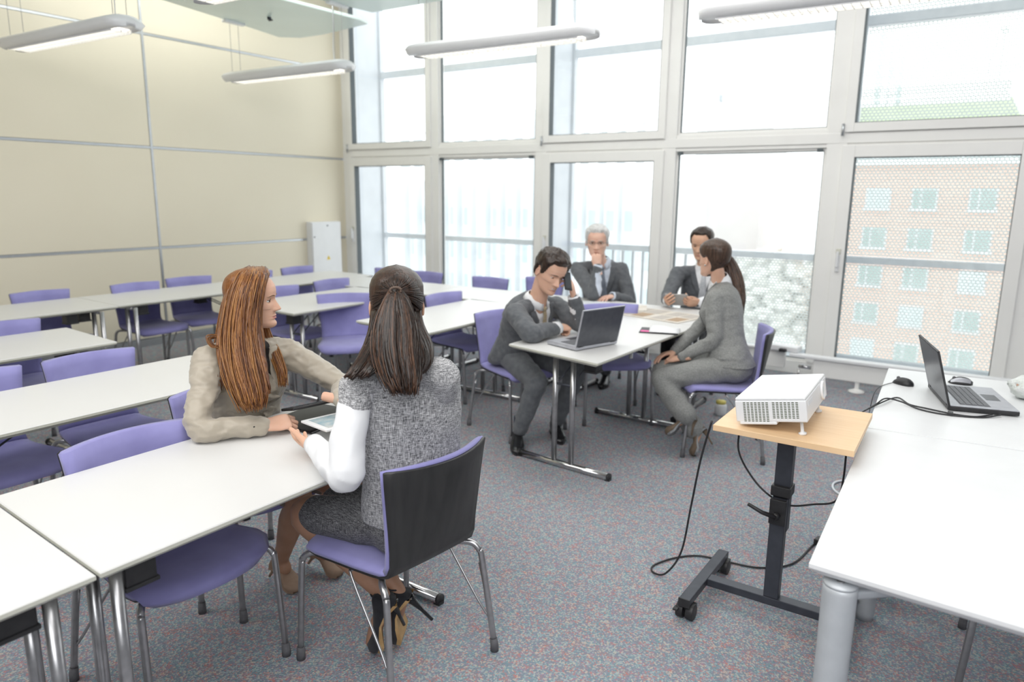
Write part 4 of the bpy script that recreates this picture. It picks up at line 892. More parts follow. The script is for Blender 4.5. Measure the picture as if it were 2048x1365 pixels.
class Person:
    def __init__(s, label, J, fem, skin, hs=0.222, facing=(1, 0, 0), headup=(0, 0, 1)):
        s.J = {k: Vector(v) for k, v in J.items()}; s.fem = fem; s.root = thing('person', label, 'person', (s.J['pel'].x, s.J['pel'].y, 0))
        s.off = Matrix.Translation(-Vector((s.J['pel'].x, s.J['pel'].y, 0))); s.skin = skin; s.hs = hs; s.HF = frame(facing, headup); s.body = MB()
    def put(s, name, mb, mats, parent=None):
        mb.xf(s.off); return obj(name, mb, mats, parent or s.root)
    def head(s, lips, brow, eye=None, lid=14):
        s.lid_hi = lid
        H_ = copy_mb(HEADS[getattr(s, 'headkey', s.fem)]); c = s.J['head']; k = s.hs
        H_.v = [s.HF @ (p * k) + c for p in H_.v]; s.headmb = H_
        s.lips = lips; s.parts = []
        for q in (-1, 1):
            w = MB(); w.ell((0, 0, 0), (.058, .058, .058), 20, 14)
            for i, f in enumerate(w.f):
                cc = sum((w.v[j] for j in f), Vector()) / len(f); g = Vector((cc.x, cc.z)).length
                w.m[i] = (2 if g < .012 else 1 if g < .027 else 0) if cc.y > 0 else 0
            # finer iris disc
            w.lathe((0, .0535, 0), [(.0001, .006), (.026, .0045), (.026, .0)], 20, 1, Matrix.Rotation(R(-90), 3, 'X')); w.lathe((0, .0545, 0), [(.0001, .0062), (.011, .0058), (.011, .001)], 14, 2, Matrix.Rotation(R(-90), 3, 'X'))
            ce_ = Vector((.135 * q, .268, .497 - .47)); w.v = [s.HF @ ((p + ce_) * k) + c for p in w.v]
            s.parts.append(('eye', w, [M['eye_white'], eye or M['iris_brown'], M['pupil']]))
            # upper and lower lids: partial shells over the eyeball
            ld = MB()
            for lo, hi in ((s.lid_hi, 75), (-70, -17)):
                rr = []
                for a in range(7):
                    el = R(lerp(lo, hi, a / 6)); row_ = []
                    for b in range(13):
                        az = R(-72 + 12 * b); e2 = el * (1 - 0.55 * (abs(b - 6) / 6) ** 2) if a == 0 else el
                        row_.append(Vector((sin(az) * cos(e2), cos(az) * cos(e2), sin(e2))) * .0635)
                    rr.append(row_)
                vs = [p for r_ in rr for p in r_]; ld.add(vs, [(i * 13 + j, i * 13 + j + 1, i * 13 + j + 14, i * 13 + j + 13) for i in range(6) for j in range(12)])
            ld.v = [s.HF @ ((p + ce_) * k) + c for p in ld.v]; H_.merge(ld)
            la = MB(); la.tube([Vector((sin(R(z)) * .066 * cos(R(18)), cos(R(z)) * .066, sin(R(20) * (1 - .55 * (abs(z) / 72) ** 2)) * .066)) for z in range(-66, 67, 12)], .0042 if s.fem else .0022, 6)
            la.v = [s.HF @ ((p + ce_) * k) + c for p in la.v]; s.parts.append(('eyelash', la, M['pupil']))
            bw = MB(); pts = []
            for j in range(9):
                x = .055 + .165 * j / 8; t = .575 + (.018 if s.fem else .010) * sin(pi * min(1, j / 7)) - .010 * (j / 8); y = hpoint(t, math.asin(min(.99, x / .33))).y + face_disp(x, t, s.fem)
                pts.append(Vector((q * x, y + .002, t - .47)))
            bw.tube(pts, [.004, .008, .010, .010, .009, .008, .007, .005, .002] if not s.fem else [.005, .008, .009, .009, .008, .007, .006, .004, .002], 8); bw.v = [s.HF @ (p * k) + c for p in bw.v]
            s.parts.append(('eyebrow', bw, brow))
    def hl(s, p): return s.HF @ (Vector(p) * s.hs) + s.J['head']
    def neck(s, r=0.052):
        a = s.J['neck'] - Vector((0, 0, 0.05)); b = s.hl((0, -.12, -.22)); limb(s.body, [a, (a + b) / 2, b], [r * 1.15, r, r * .98], 16, 5)
    def finish(s, voxel=0.009):
        b = remesh(s.body, voxel, 6, 0.5); b.merge(s.headmb)
        for h in getattr(s, 'hands', []): b.merge(h)
        s.put('body', b, [s.skin, s.lips, M['eye_white']])
        for n_, mb, mt in s.parts: s.put(n_, mb, mt)
    def hand(s, wrist, direction, back, side, **k):
        h = place_hand(hand_mesh(side, **k), wrist, direction, back); s.hands = getattr(s, 'hands', []) + [h]

def split(mb, keyf):
    out = {}
    for f, m_, s_ in zip(mb.f, mb.m, mb.sm):
        c = sum((mb.v[i] for i in f), Vector()) / len(f); k = keyf(c); o = out.setdefault(k, (MB(), {})); idx = []
        for i in f:
            if i not in o[1]: o[1][i] = len(o[0].v); o[0].v.append(mb.v[i].copy())
            idx.append(o[1][i])
        o[0].f.append(idx); o[0].m.append(m_); o[0].sm.append(s_)
    return {k: v[0] for k, v in out.items()}
def tree_of(mb, fr=None):
    """search tree; with a torso frame only the trunk is kept, not the sleeves in front of it"""
    if fr is None: return BVHTree.FromPolygons(mb.v, mb.f)
    pel, u, H_, f, r = fr
    def ok(fc_):
        c = mb.v[fc_[0]]; d = c - pel; d2 = d - u * d.dot(u); return abs(d2.dot(r)) < 0.135 and d2.dot(f) < 0.185
    return BVHTree.FromPolygons(mb.v, [q for q in mb.f if ok(q)])
def conform(bvh, pts, origin_dir, lift):
    """drop points onto a surface along a direction, lifted a little"""
    out = []
    d = Vector(origin_dir).normalized()
    for p in pts:
        p = Vector(p); h = bvh.ray_cast(p + d * 0.4, -d); q = h[0] if h[0] is not None else p
        out.append(q + d * lift)
    return out
def sheet(mb, rows, thick, d):
    """thick ribbon from rows of points"""
    n = len(rows[0]); R_ = len(rows); vs = [p for r in rows for p in r] + [p - d * thick for r in rows for p in r]; fs = []; o = n * R_
    for i in range(R_ - 1):
        for j in range(n - 1):
            a = i * n + j; fs.append((a, a + 1, a + n + 1, a + n)); fs.append((o + a, o + a + n, o + a + n + 1, o + a + 1))
    for i in range(R_ - 1):
        a = i * n; fs.append((a, a + n, o + a + n, o + a)); a = i * n + n - 1; fs.append((a + n, a, o + a, o + a + n))
    for j in range(n - 1): fs.append((j + 1, j, o + j, o + j + 1)); a = (R_ - 1) * n + j; fs.append((a, a + 1, o + a + 1, o + a))
    return mb.add(vs, fs)
def strands(guides, n, r, seed, jitter=0.006, seg=4, tip=0.3, mats=3):
    """guides: list of curves (same length) between which strands are blended"""
    rnd = random.Random(seed); mb = MB(); G = [[Vector(p) for p in g] for g in guides]
    for i in range(n):
        u = rnd.random() * (len(G) - 1); a = int(min(u, len(G) - 2)); k = u - a
        j1 = Vector((rnd.gauss(0, 1), rnd.gauss(0, 1), rnd.gauss(0, .5))) * jitter; pts = []
        for q in range(len(G[0])):
            w = 0.35 + 0.65 * q / (len(G[0]) - 1)
            pts.append(G[a][q].lerp(G[a + 1][q], k) + j1 * w + Vector((rnd.gauss(0, 1), rnd.gauss(0, 1), 0)) * jitter * 0.25)
        cut = rnd.uniform(0.45, 1.15); pts[-1] = pts[-2] + (pts[-1] - pts[-2]) * cut
        c = bez(pts, seg); m_ = len(c); rr = [r * (0.8 + .2 * rnd.random()) * (1 if j < m_ * .75 else lerp(1, tip, (j - m_ * .75) / (m_ * .25))) for j in range(m_)]
        mb.tube(c, rr, 4, rnd.randrange(mats))
    return mb

def skinmat(name, c, c2):
    m = varied(name, c, c2, 18, 0.48, 260, 0.12, 0.0006, spec=0.35); b = bsdf(m)
    b.inputs['Subsurface Weight'].default_value = 0.12; b.inputs['Subsurface Radius'].default_value = (0.01, 0.004, 0.002); b.inputs['Subsurface Scale'].default_value = 0.6; return m
M['skin_fair'] = skinmat('fair_skin', (0.70, 0.42, 0.30), (0.74, 0.46, 0.34)); M['skin_tan'] = skinmat('tanned_skin', (0.60, 0.36, 0.25), (0.66, 0.40, 0.28)); M['skin_pale'] = skinmat('ruddy_skin', (0.72, 0.44, 0.34), (0.76, 0.50, 0.39))
M['lip_red'] = mat('lips_rose', (0.55, 0.20, 0.17), 0.4); M['lip_nude'] = mat('lips_nude', (0.52, 0.26, 0.20), 0.45)
M['eye_white'] = mat('eye_white', (0.75, 0.74, 0.72), 0.15); M['iris_brown'] = mat('iris_brown', (0.09, 0.05, 0.03), 0.2); M['iris_blue'] = mat('iris_blue', (0.18, 0.26, 0.33), 0.2); M['pupil'] = mat('pupil_black', (0.01, 0.008, 0.008), 0.3)
def hairmat(name, c1, c2, rough=0.38, vs=(130, 130, 9)):
    m = mat(name, c1, rough, spec=0.45); v = coords(m, vs); n = noise_t(m, v, 1.0, 3, 0.6); r = ramp(m, n.outputs['Fac'], [(0.35, c1), (0.68, c2)]); L(m, r.outputs[0], bsdf(m).inputs['Base Color'])
    bump(m, n.outputs['Fac'], 0.55, 0.003); return m
def cloth(name, c1, c2, scale=12, weave=900, rough=0.75, bstr=0.25, sheen=0.15, **k): return varied(name, c1, c2, scale, rough, weave, bstr, 0.0008, sheen=sheen, spec=0.25, **k)
M['suit'] = cloth('charcoal_suit', (0.105, 0.113, 0.125), (0.140, 0.148, 0.160), 30); M['suit_light'] = cloth('mid_grey_suit', (0.20, 0.205, 0.20), (0.30, 0.305, 0.295), 160, 1100)
M['shirt_white'] = cloth('white_cotton', (0.80, 0.81, 0.83), (0.83, 0.84, 0.86), 10, 700, 0.8, 0.12); M['shirt_blue'] = cloth('pale_blue_shirt', (0.62, 0.68, 0.78), (0.66, 0.72, 0.81), 10, 700, 0.8, 0.12)
M['tie_tan'] = cloth('tan_tie', (0.42, 0.34, 0.22), (0.50, 0.41, 0.28), 60, 800, 0.45); M['tie_grey'] = cloth('blue_grey_tie', (0.20, 0.23, 0.28), (0.25, 0.28, 0.34), 60, 800, 0.45); M['tie_silver'] = cloth('silver_tie', (0.48, 0.50, 0.53), (0.56, 0.58, 0.61), 60, 800, 0.4)
M['leather'] = varied('black_shoe_leather', (0.012, 0.012, 0.014), (0.02, 0.02, 0.022), 20, 0.22, 120, 0.08, 0.001); M['sock'] = cloth('dark_sock', (0.015, 0.018, 0.035), (0.02, 0.024, 0.045))
M['stocking'] = skinmat('brown_stocking', (0.40, 0.22, 0.14), (0.44, 0.25, 0.165))

# ---- shared garment builders
def arm_points(P, s, l1, l2, hint):
    a, b = P.J['sh' + s], P.J['wr' + s]; e = P.J.get('el' + s); e = e if e is not None else ik(a, b, l1, l2, hint); P.J['el' + s] = e; return a, e, b
def suit_jacket(P, fp, fc, prof, sl=(0.070, 0.060, 0.052, 0.040), voxel=0.008, curve=-0.02, vee=(0.08, 0.52), tie=0.022, flare=None, shoulder_r=0.062, amp=0.005, wsc=11, seed=0, name='jacket'):
    J = P.J; mb = MB(); torso(mb, J['pel'], J['neck'], fp, fc, prof, 28, curve)
    nk = J['neck']; up = (J['neck'] - J['pel']).normalized()
    for s in 'RL':
        a, e, w = J['sh' + s], J['el' + s], J['wr' + s]
        limb(mb, [nk - up * 0.035, nk.lerp(a, .55) - up * .012, a], [0.052, 0.055, shoulder_r], 14, 5)
        d = (w - e).normalized(); w2 = w - d * 0.015
        limb(mb, [a, a.lerp(e, .5), e, e.lerp(w2, .5), w2], [sl[0], sl[1] * 1.05, sl[2] * 1.08, (sl[2] + sl[3]) / 2 * 1.02, sl[3]], 16, 6)
    if flare: flare(mb)
    return wrinkle(wrinkle(remesh(mb, voxel, 5, 0.5), amp, wsc, seed, (1, 1, 1.5)), amp * .4, wsc * 2.8, seed + 5, (1, 1, 1.8))
def front_split(P, J, fc, tee, coat, vtop, vbot, vw, tie_w, lift=0.006, tie_bot=None):
    """cuts the shirt V and the tie out of a jacket surface; t runs along the spine"""
    pel, nk = J['pel'], J['neck']; up = nk - pel; H_ = up.length; u = up.normalized(); f = Vector(fc); f = (f - u * f.dot(u)).normalized(); r = f.cross(u)
    def key(c):
        d = c - pel; t = d.dot(u) / H_; x = d.dot(r); y = (c - (pel + u * t * H_)).dot(f)
        if y > 0.02 and vbot < t < vtop + .2:
            w = vw * min(1.0, (t - vbot) / (vtop - vbot)) 
            if abs(x - 0.0) < w: return 'shirt'
        return 'coat'
    o = split(coat, key); return o, (pel, u, H_, f, r)
def lapels(P, bvh, fr, vtop, vbot, vw, m_, width=0.05, name='lapel'):
    pel, u, H_, f, r = fr
    for s in (-1, 1):
        rows = []
        for k in range(11):
            t = lerp(vbot - .01, vtop + .03, k / 10); w = vw * min(1.0, max(0, (t - vbot) / (vtop - vbot)))
            wd = width * (0.25 + 0.75 * min(1, k / 6)) * (1 if k < 8 else lerp(1, .7, (k - 7) / 3)) 
            pts = [pel + u * (t * H_) + r * s * (w - .004 + wd * q) for q in (0, .35, .7, 1.0)]
            c = conform(bvh, pts, f, 0.007); rows.append(c)
        P.put(name, sheet(MB(), rows, 0.004, f), m_)
def tie_mesh(P, bvh, fr, vtop, vbot, m_, w0=0.014, w1=0.036, lift=0.010):
    pel, u, H_, f, r = fr; rows = []
    for k in range(12):
        t = lerp(vtop + .02, vbot, k / 11); w = (w0 * 1.25 if k == 0 else w0 if k == 1 else lerp(w0 * 1.1, w1, (k - 2) / 9))
        pts = [pel + u * (t * H_) + r * w * q for q in (-1, -.5, 0, .5, 1)]; c = conform(bvh, pts, f, lift); m0 = max((p - pel).dot(f) for p in c)
        rows.append([p + f * ((m0 - (p - pel).dot(f)) * .8) for p in c])
    P.put('tie', sheet(MB(), rows, 0.004, f), m_)
    kn = MB(); c = rows[0][2]; kn.ell(c - f * 0.002, (0.02, 0.014, 0.018), 12, 8, 0, frame(f, u)); P.put('tie_knot', kn, m_)
def collar(P, fr, m_, r_=0.062, open_=35, h=0.034, tilt=0.25, down=0.0):
    pel, u, H_, f, r = fr; nk = P.J['neck'] + u * (0.004 - down); hd = P.hl((0, -.10, -.25)); ax = (hd - (P.J['neck'] - Vector((0, 0, .05)))).normalized(); ff = (f - ax * f.dot(ax)).normalized(); rr = ff.cross(ax)
    rows = []
    for k in range(25):
        a = R(lerp(open_ * .35, 360 - open_ * .35, k / 24)); d = ff * cos(a) + rr * sin(a); front = max(0, cos(a))
        top = nk + ax * (h - .020 * front) + d * (r_ * .86); mid = nk + ax * (h * .4) + d * (r_ + .006); low = nk - ax * (0.010 + .030 * front) + d * (r_ + .014 + .012 * front)
        rows.append([top, mid, low])
    mb = MB(); n = 3; vs = [p for q in rows for p in q]; mb.add(vs, [(i * 3 + j, i * 3 + j + 1, i * 3 + j + 4, i * 3 + j + 3) for i in range(24) for j in range(2)])
    o = P.put('collar', mb, m_); s_ = o.modifiers.new('thick', 'SOLIDIFY'); s_.thickness = 0.003; return o
def cuff(P, s, m_, r_=0.036, ln=0.03):
    e, w = P.J['el' + s], P.J['wr' + s]; d = (w - e).normalized(); mb = MB()
    a = w - d * 0.02; pts = [a - d * .01, a, a + d * ln, a + d * (ln + .003), a + d * ln * .9]; mb.tube(pts, [r_ * .9, r_, r_ * .98, r_ * .90, r_ * .85], 20); P.put('shirt_cuff', mb, m_)
def legs_mesh(P, rad, ankle_r, hip=0.09, voxel=0.010, amp=0.005, seed=0, fp=(1, 0, 0), low=0.0, wsc=10):
    J = P.J; mb = MB(); f = Vector(fp).normalized(); r = f.cross(Vector((0, 0, 1)))
    for s, q in (('R', 1), ('L', -1)):
        h = J['pel'] + r * hip * q + f * 0.02 - Vector((0, 0, .0)); k = J['kn' + s]; a = J['an' + s]; d = (a - k).normalized()
        limb(mb, [h, h.lerp(k, .5), k], [rad[0], rad[1], rad[2]], 18, 6); limb(mb, [k, k.lerp(a, .45), a + d * low], [rad[2], rad[3], ankle_r], 18, 6)
    mb.ell(J['pel'] - f * .01, (0.178, 0.150, 0.115), 20, 12, 0, frame(f, (0, 0, 1)))
    return wrinkle(remesh(mb, voxel, 5, 0.5), amp, wsc, seed, (1, 1, 1))
def shoe_man(P, ankle, d, roll=0.0, name='shoe'):
    a = Vector(ankle); d = Vector(d).normalized(); F = frame(d, (0, 0, 1)); mb = MB()
    prof = [(-0.075, .018, .025, .03), (-0.07, .028, .045, .045), (-0.04, .034, .06, .06), (0.0, .036, .058, .055), (0.05, .040, .040, .038), (0.10, .046, .030, .030), (0.15, .044, .022, .024), (0.185, .033, .017, .018), (0.20, .012, .010, .012)]
    rg = [[Vector((cos(t) * w, y, max(-z * 0.98, sin(t) * h) + 0.0)) for t in [2 * pi * i / 20 for i in range(20)]] for y, w, h, z in [(y, w, h, h) for y, w, h, _ in prof]]
    rg = [[Vector((p.x, p.y, max(0.012, p.z + q[2] * .9 + .01))) for p in rr] for rr, q in zip(rg, prof)]
    mb.rings(rg); base = Vector((a.x, a.y, 0.0)); mb.v = [F @ p + base for p in mb.v]; o = P.put(name, mb, M['leather'])
    sl = MB(); pts = []
    for k in range(24):
        t = 2 * pi * k / 24; y = .062 + .14 * cos(t); w = (.040 if y > .05 else .034) + .006 * sin(max(0, min(1, (y - .02) / .14)) * pi); pts.append((sin(t) * w, y))
    sl.prism(pts[::-1], 0.0, 0.012); sl.bx(-.03, .03, -.075, -.02, 0, 0.02); sl.v = [F @ p + base for p in sl.v]; P.put('sole', sl, M['black_plastic'], o); return o
def heel_shoe(P, toe, heel_top, up_hint, mats, heel_len=0.11, plat=0.012, heel_r=0.006, strap=None):
    """pump given by the toe point and the back of the heel cup; up_hint points to the instep side"""
    T_, Hh_ = Vector(toe), Vector(heel_top); d = (T_ - Hh_); Ln = d.length; d.normalize(); F = frame(d, up_hint); mb = MB()
    WS = mats[4] if len(mats) > 4 else 1.0; pr = [(0.0, .020, .040, .018), (.03, .027, .046, .020), (.10, .030, .040, .014), (.25, .030, .022, .004), (.42, .031, .012, .0), (.60, .038, .010, .004), (.75, .041, .020, .008), (.88, .036, .022, .008), (.97, .020, .015, .004), (1.0, .006, .008, .002)]
    pr = [(u, w * WS, h * WS, lo) for u, w, h, lo in pr]; arch = lambda u: 0.020 * sin(pi * min(1, u / .75)) if u < .75 else 0
    rg = [[Vector((cos(t) * w, u * Ln, arch(u) + (sin(t) * h if sin(t) > 0 else sin(t) * lo - .004))) for t in [2 * pi * i / 18 for i in range(18)]] for u, w, h, lo in pr]
    mb.rings(rg); mb.v = [F @ p + Hh_ for p in mb.v]; o = P.put('high_heel_shoe', mb, mats[0])
    s2 = MB(); rows = [[Vector((x * w, u * Ln, arch(u) - lo - .006 - (plat if u > .5 else plat * u * 1.5))) for x in (-.92, -.4, .4, .92)] for u, w, h, lo in pr[1:-1]]
    vs = [F @ p + Hh_ for r_ in rows for p in r_] + [F @ (p + Vector((0, 0, plat + .008))) + Hh_ for r_ in rows for p in r_]; n = len(rows) * 4; fs = []
    for i in range(len(rows) - 1):
        for j in range(3): a = i * 4 + j; fs += [(a, a + 4, a + 5, a + 1), (n + a, n + a + 1, n + a + 5, n + a + 4)]
        a = i * 4; fs += [(a, n + a, n + a + 4, a + 4), (a + 3, a + 7, n + a + 7, n + a + 3)]
    s2.add(vs, fs, 0, False); P.put('sole', s2, mats[1], o)
    hb = F @ Vector((0, .016, -.012)) + Hh_; hd = F @ Vector((0, -.0, -1)); ht = hb + (F @ Vector((0, mats[3] if len(mats) > 3 else 0.10, -1))).normalized() * heel_len
    P.put('heel', MB().tube([hb, hb.lerp(ht, .2), hb.lerp(ht, .55), ht], [.021, .013, heel_r, heel_r * .95], 12), mats[2], o)
    return o, F, Hh_, Ln
def sitting_hair_man(P, m_, th=0.045, front=0.80, seed=1, side=0.50, amp=0.022, name='hair', back=0.20, part=0.0):
    line = lambda d: interp([(0, front), (25, front - .01), (42, front + .0), (58, .70), (70, side), (80, side - .06), (88, .56), (100, .58), (112, .36), (130, back + .02), (180, back)], d)
    thick = lambda t, d: interp([(0, th * .35), (.35, th * .45), (.6, th * .8), (.8, th * 1.35), (1, th * 1.5)], t) * interp([(0, 1.15), (60, 1.0), (180, .9)], d)
    h = hair_cap(line, thick, amp, 9, 70, 96, seed); h.v = [P.hl(p) for p in h.v]; P.put(name, h, m_)

# measured guide curves (world metres)
HG = {
 'red_near': [[(-2.450, 1.750, 1.306), (-2.405, 1.686, 1.295), (-2.389, 1.633, 1.236), (-2.371, 1.596, 1.138), (-2.348, 1.565, 1.051), (-2.296, 1.537, 0.968), (-2.241, 1.531, 0.893), (-2.200, 1.539, 0.842)],
   [(-2.385, 1.716, 1.324), (-2.335, 1.655, 1.314), (-2.316, 1.605, 1.257), (-2.299, 1.568, 1.161), (-2.275, 1.539, 1.076), (-2.222, 1.511, 0.996), (-2.171, 1.503, 0.922), (-2.138, 1.507, 0.872)],
   [(-2.368, 1.716, 1.326), (-2.313, 1.658, 1.315), (-2.292, 1.609, 1.258), (-2.275, 1.572, 1.163), (-2.250, 1.544, 1.078), (-2.197, 1.517, 0.998), (-2.149, 1.507, 0.925), (-2.122, 1.506, 0.875)],
   [(-2.356, 1.720, 1.326), (-2.297, 1.665, 1.316), (-2.274, 1.617, 1.259), (-2.257, 1.580, 1.164), (-2.231, 1.553, 1.079), (-2.177, 1.526, 0.999), (-2.132, 1.514, 0.926), (-2.112, 1.509, 0.876)],
   [(-2.351, 1.727, 1.326), (-2.287, 1.676, 1.316), (-2.262, 1.630, 1.259), (-2.245, 1.592, 1.163), (-2.217, 1.566, 1.078), (-2.163, 1.539, 0.999), (-2.120, 1.526, 0.926), (-2.108, 1.516, 0.875)],
   [(-2.351, 1.739, 1.325), (-2.282, 1.691, 1.315), (-2.255, 1.646, 1.258), (-2.239, 1.608, 1.162), (-2.210, 1.583, 1.076), (-2.155, 1.557, 0.996), (-2.114, 1.541, 0.923), (-2.109, 1.526, 0.872)],
   [(-2.357, 1.756, 1.323), (-2.283, 1.710, 1.313), (-2.254, 1.667, 1.256), (-2.238, 1.629, 1.159), (-2.207, 1.604, 1.073), (-2.152, 1.578, 0.993), (-2.114, 1.561, 0.919), (-2.115, 1.541, 0.868)]],
 'red_back': [[(-2.466, 1.782, 1.304), (-2.516, 1.734, 1.247), (-2.504, 1.697, 1.162), (-2.482, 1.659, 1.049), (-2.448, 1.617, 0.982), (-2.383, 1.579, 0.900)],
   [(-2.414, 1.745, 1.312), (-2.421, 1.683, 1.279), (-2.396, 1.631, 1.200), (-2.379, 1.592, 1.092), (-2.358, 1.560, 1.004), (-2.294, 1.531, 0.915)]],
 'red_far': [[(-2.407, 1.791, 1.279), (-2.419, 1.807, 1.176), (-2.404, 1.793, 1.078), (-2.358, 1.781, 1.004), (-2.297, 1.767, 0.934), (-2.256, 1.745, 0.880)],
   [(-2.430, 1.818, 1.255), (-2.423, 1.823, 1.154), (-2.403, 1.816, 1.071), (-2.339, 1.805, 1.002), (-2.284, 1.788, 0.932), (-2.253, 1.760, 0.885)]],
 'red_curl': [[(-2.331, 1.614, 1.151), (-2.370, 1.573, 1.092), (-2.381, 1.537, 1.078), (-2.354, 1.538, 1.055), (-2.331, 1.556, 1.066), (-2.310, 1.554, 1.050)],
   [(-2.332, 1.609, 1.133), (-2.377, 1.570, 1.099), (-2.390, 1.537, 1.099), (-2.364, 1.533, 1.065), (-2.338, 1.548, 1.053), (-2.310, 1.538, 0.987)]],
 'pony': [[(-1.504, 1.581, 1.330), (-1.512, 1.554, 1.298), (-1.508, 1.512, 1.237), (-1.486, 1.479, 1.170), (-1.453, 1.468, 1.109), (-1.402, 1.459, 1.059)],
   [(-1.500, 1.583, 1.331), (-1.495, 1.553, 1.300), (-1.480, 1.511, 1.240), (-1.457, 1.479, 1.174), (-1.426, 1.467, 1.113), (-1.388, 1.463, 1.061)],
   [(-1.496, 1.586, 1.331), (-1.480, 1.555, 1.301), (-1.457, 1.515, 1.242), (-1.432, 1.484, 1.176), (-1.403, 1.470, 1.116), (-1.375, 1.467, 1.062)],
   [(-1.492, 1.588, 1.331), (-1.469, 1.560, 1.301), (-1.438, 1.523, 1.243), (-1.412, 1.493, 1.177), (-1.385, 1.479, 1.117), (-1.364, 1.473, 1.062)],
   [(-1.489, 1.591, 1.331), (-1.460, 1.568, 1.301), (-1.424, 1.537, 1.243), (-1.397, 1.508, 1.176), (-1.371, 1.492, 1.116), (-1.354, 1.481, 1.062)],
   [(-1.485, 1.593, 1.331), (-1.455, 1.580, 1.300), (-1.415, 1.555, 1.241), (-1.386, 1.527, 1.175), (-1.362, 1.510, 1.114), (-1.346, 1.490, 1.061)],
   [(-1.481, 1.596, 1.331), (-1.453, 1.595, 1.298), (-1.410, 1.578, 1.238), (-1.379, 1.551, 1.171), (-1.357, 1.533, 1.110), (-1.340, 1.501, 1.060)]],
 'under_left': [[(-1.615, 1.619, 1.266), (-1.593, 1.581, 1.202), (-1.568, 1.524, 1.151), (-1.543, 1.458, 1.113), (-1.543, 1.428, 1.093)],
   [(-1.567, 1.590, 1.267), (-1.543, 1.552, 1.197), (-1.522, 1.506, 1.153), (-1.504, 1.448, 1.116), (-1.510, 1.425, 1.093)],
   [(-1.528, 1.589, 1.255), (-1.503, 1.551, 1.186), (-1.484, 1.517, 1.141), (-1.470, 1.471, 1.117), (-1.479, 1.448, 1.099)]],
 'under_right': [[(-1.500, 1.697, 1.268), (-1.472, 1.678, 1.217), (-1.418, 1.653, 1.164), (-1.388, 1.614, 1.125), (-1.383, 1.573, 1.094)],
   [(-1.486, 1.633, 1.269), (-1.452, 1.617, 1.213), (-1.391, 1.584, 1.164), (-1.373, 1.563, 1.128), (-1.373, 1.531, 1.098)]],
 'pulled': [[(-1.632, 1.623, 1.252), (-1.582, 1.587, 1.272), (-1.538, 1.574, 1.297), (-1.507, 1.585, 1.322)],
   [(-1.641, 1.628, 1.301), (-1.590, 1.592, 1.312), (-1.543, 1.576, 1.321), (-1.508, 1.586, 1.328)],
   [(-1.635, 1.644, 1.346), (-1.584, 1.605, 1.350), (-1.539, 1.585, 1.343), (-1.507, 1.588, 1.334)],
   [(-1.613, 1.666, 1.379), (-1.566, 1.624, 1.376), (-1.526, 1.597, 1.359), (-1.503, 1.591, 1.338)],
   [(-1.582, 1.690, 1.391), (-1.539, 1.644, 1.386), (-1.508, 1.611, 1.365), (-1.498, 1.595, 1.340)],
   [(-1.547, 1.711, 1.380), (-1.510, 1.662, 1.377), (-1.489, 1.622, 1.360), (-1.493, 1.598, 1.339)],
   [(-1.518, 1.723, 1.348), (-1.485, 1.672, 1.351), (-1.472, 1.629, 1.344), (-1.488, 1.600, 1.334)],
   [(-1.500, 1.724, 1.302), (-1.470, 1.673, 1.313), (-1.463, 1.630, 1.322), (-1.486, 1.601, 1.329)],
   [(-1.498, 1.713, 1.254), (-1.468, 1.664, 1.273), (-1.462, 1.625, 1.298), (-1.486, 1.599, 1.322)]],
 'pony_grey': [[(-1.505, 4.682, 1.270), (-1.497, 4.693, 1.192), (-1.468, 4.676, 1.093), (-1.421, 4.645, 0.988), (-1.348, 4.592, 0.877)],
   [(-1.500, 4.685, 1.270), (-1.474, 4.690, 1.193), (-1.440, 4.676, 1.095), (-1.396, 4.643, 0.990), (-1.340, 4.598, 0.877)],
   [(-1.494, 4.689, 1.270), (-1.455, 4.697, 1.194), (-1.416, 4.687, 1.096), (-1.374, 4.652, 0.991), (-1.332, 4.603, 0.877)],
   [(-1.489, 4.693, 1.271), (-1.439, 4.714, 1.194), (-1.394, 4.707, 1.096), (-1.356, 4.671, 0.991), (-1.324, 4.609, 0.877)],
   [(-1.484, 4.696, 1.271), (-1.426, 4.741, 1.193), (-1.375, 4.738, 1.094), (-1.340, 4.699, 0.989), (-1.316, 4.614, 0.877)]],
}

# ================================================================ PEOPLE
def arm_ik(P, s, l1, l2, hint): arm_points(P, s, l1, l2, hint)
def base_body(P, fp, fc, prof, waist=0.86, hipw=0.08, legs=True, low=True, shr=0.045):
    """skin: torso and limbs a little thinner than the clothes"""
    J = P.J; torso(P.body, J['pel'], J['neck'], fp, fc, [(t, a * waist, b * waist * .92, o) for t, a, b, o in prof if t > -.08], 24, -0.02)
    for s in 'RL':
        a, e, w = J['sh' + s], J['el' + s], J['wr' + s]; limb(P.body, [J['neck'].lerp(a, .4) - Vector((0, 0, .03)), a], [.04, shr], 12, 4)
        limb(P.body, [a, a.lerp(e, .5), e, e.lerp(w, .4), w], [shr * .9, .034, .028, .028, .022], 14, 5)
    f = Vector(fp).normalized(); r = f.cross(Vector((0, 0, 1)))
    if legs:
        for s, q in (('R', 1), ('L', -1)):
            h = J['pel'] + r * hipw * q; k, a = J['kn' + s], J['an' + s]
            limb(P.body, [h, h.lerp(k, .5), k], [.075, .068, .050], 16, 5); limb(P.body, [k, k.lerp(a, .35), k.lerp(a, .75), a], [.050, .050, .034, .029], 16, 5)

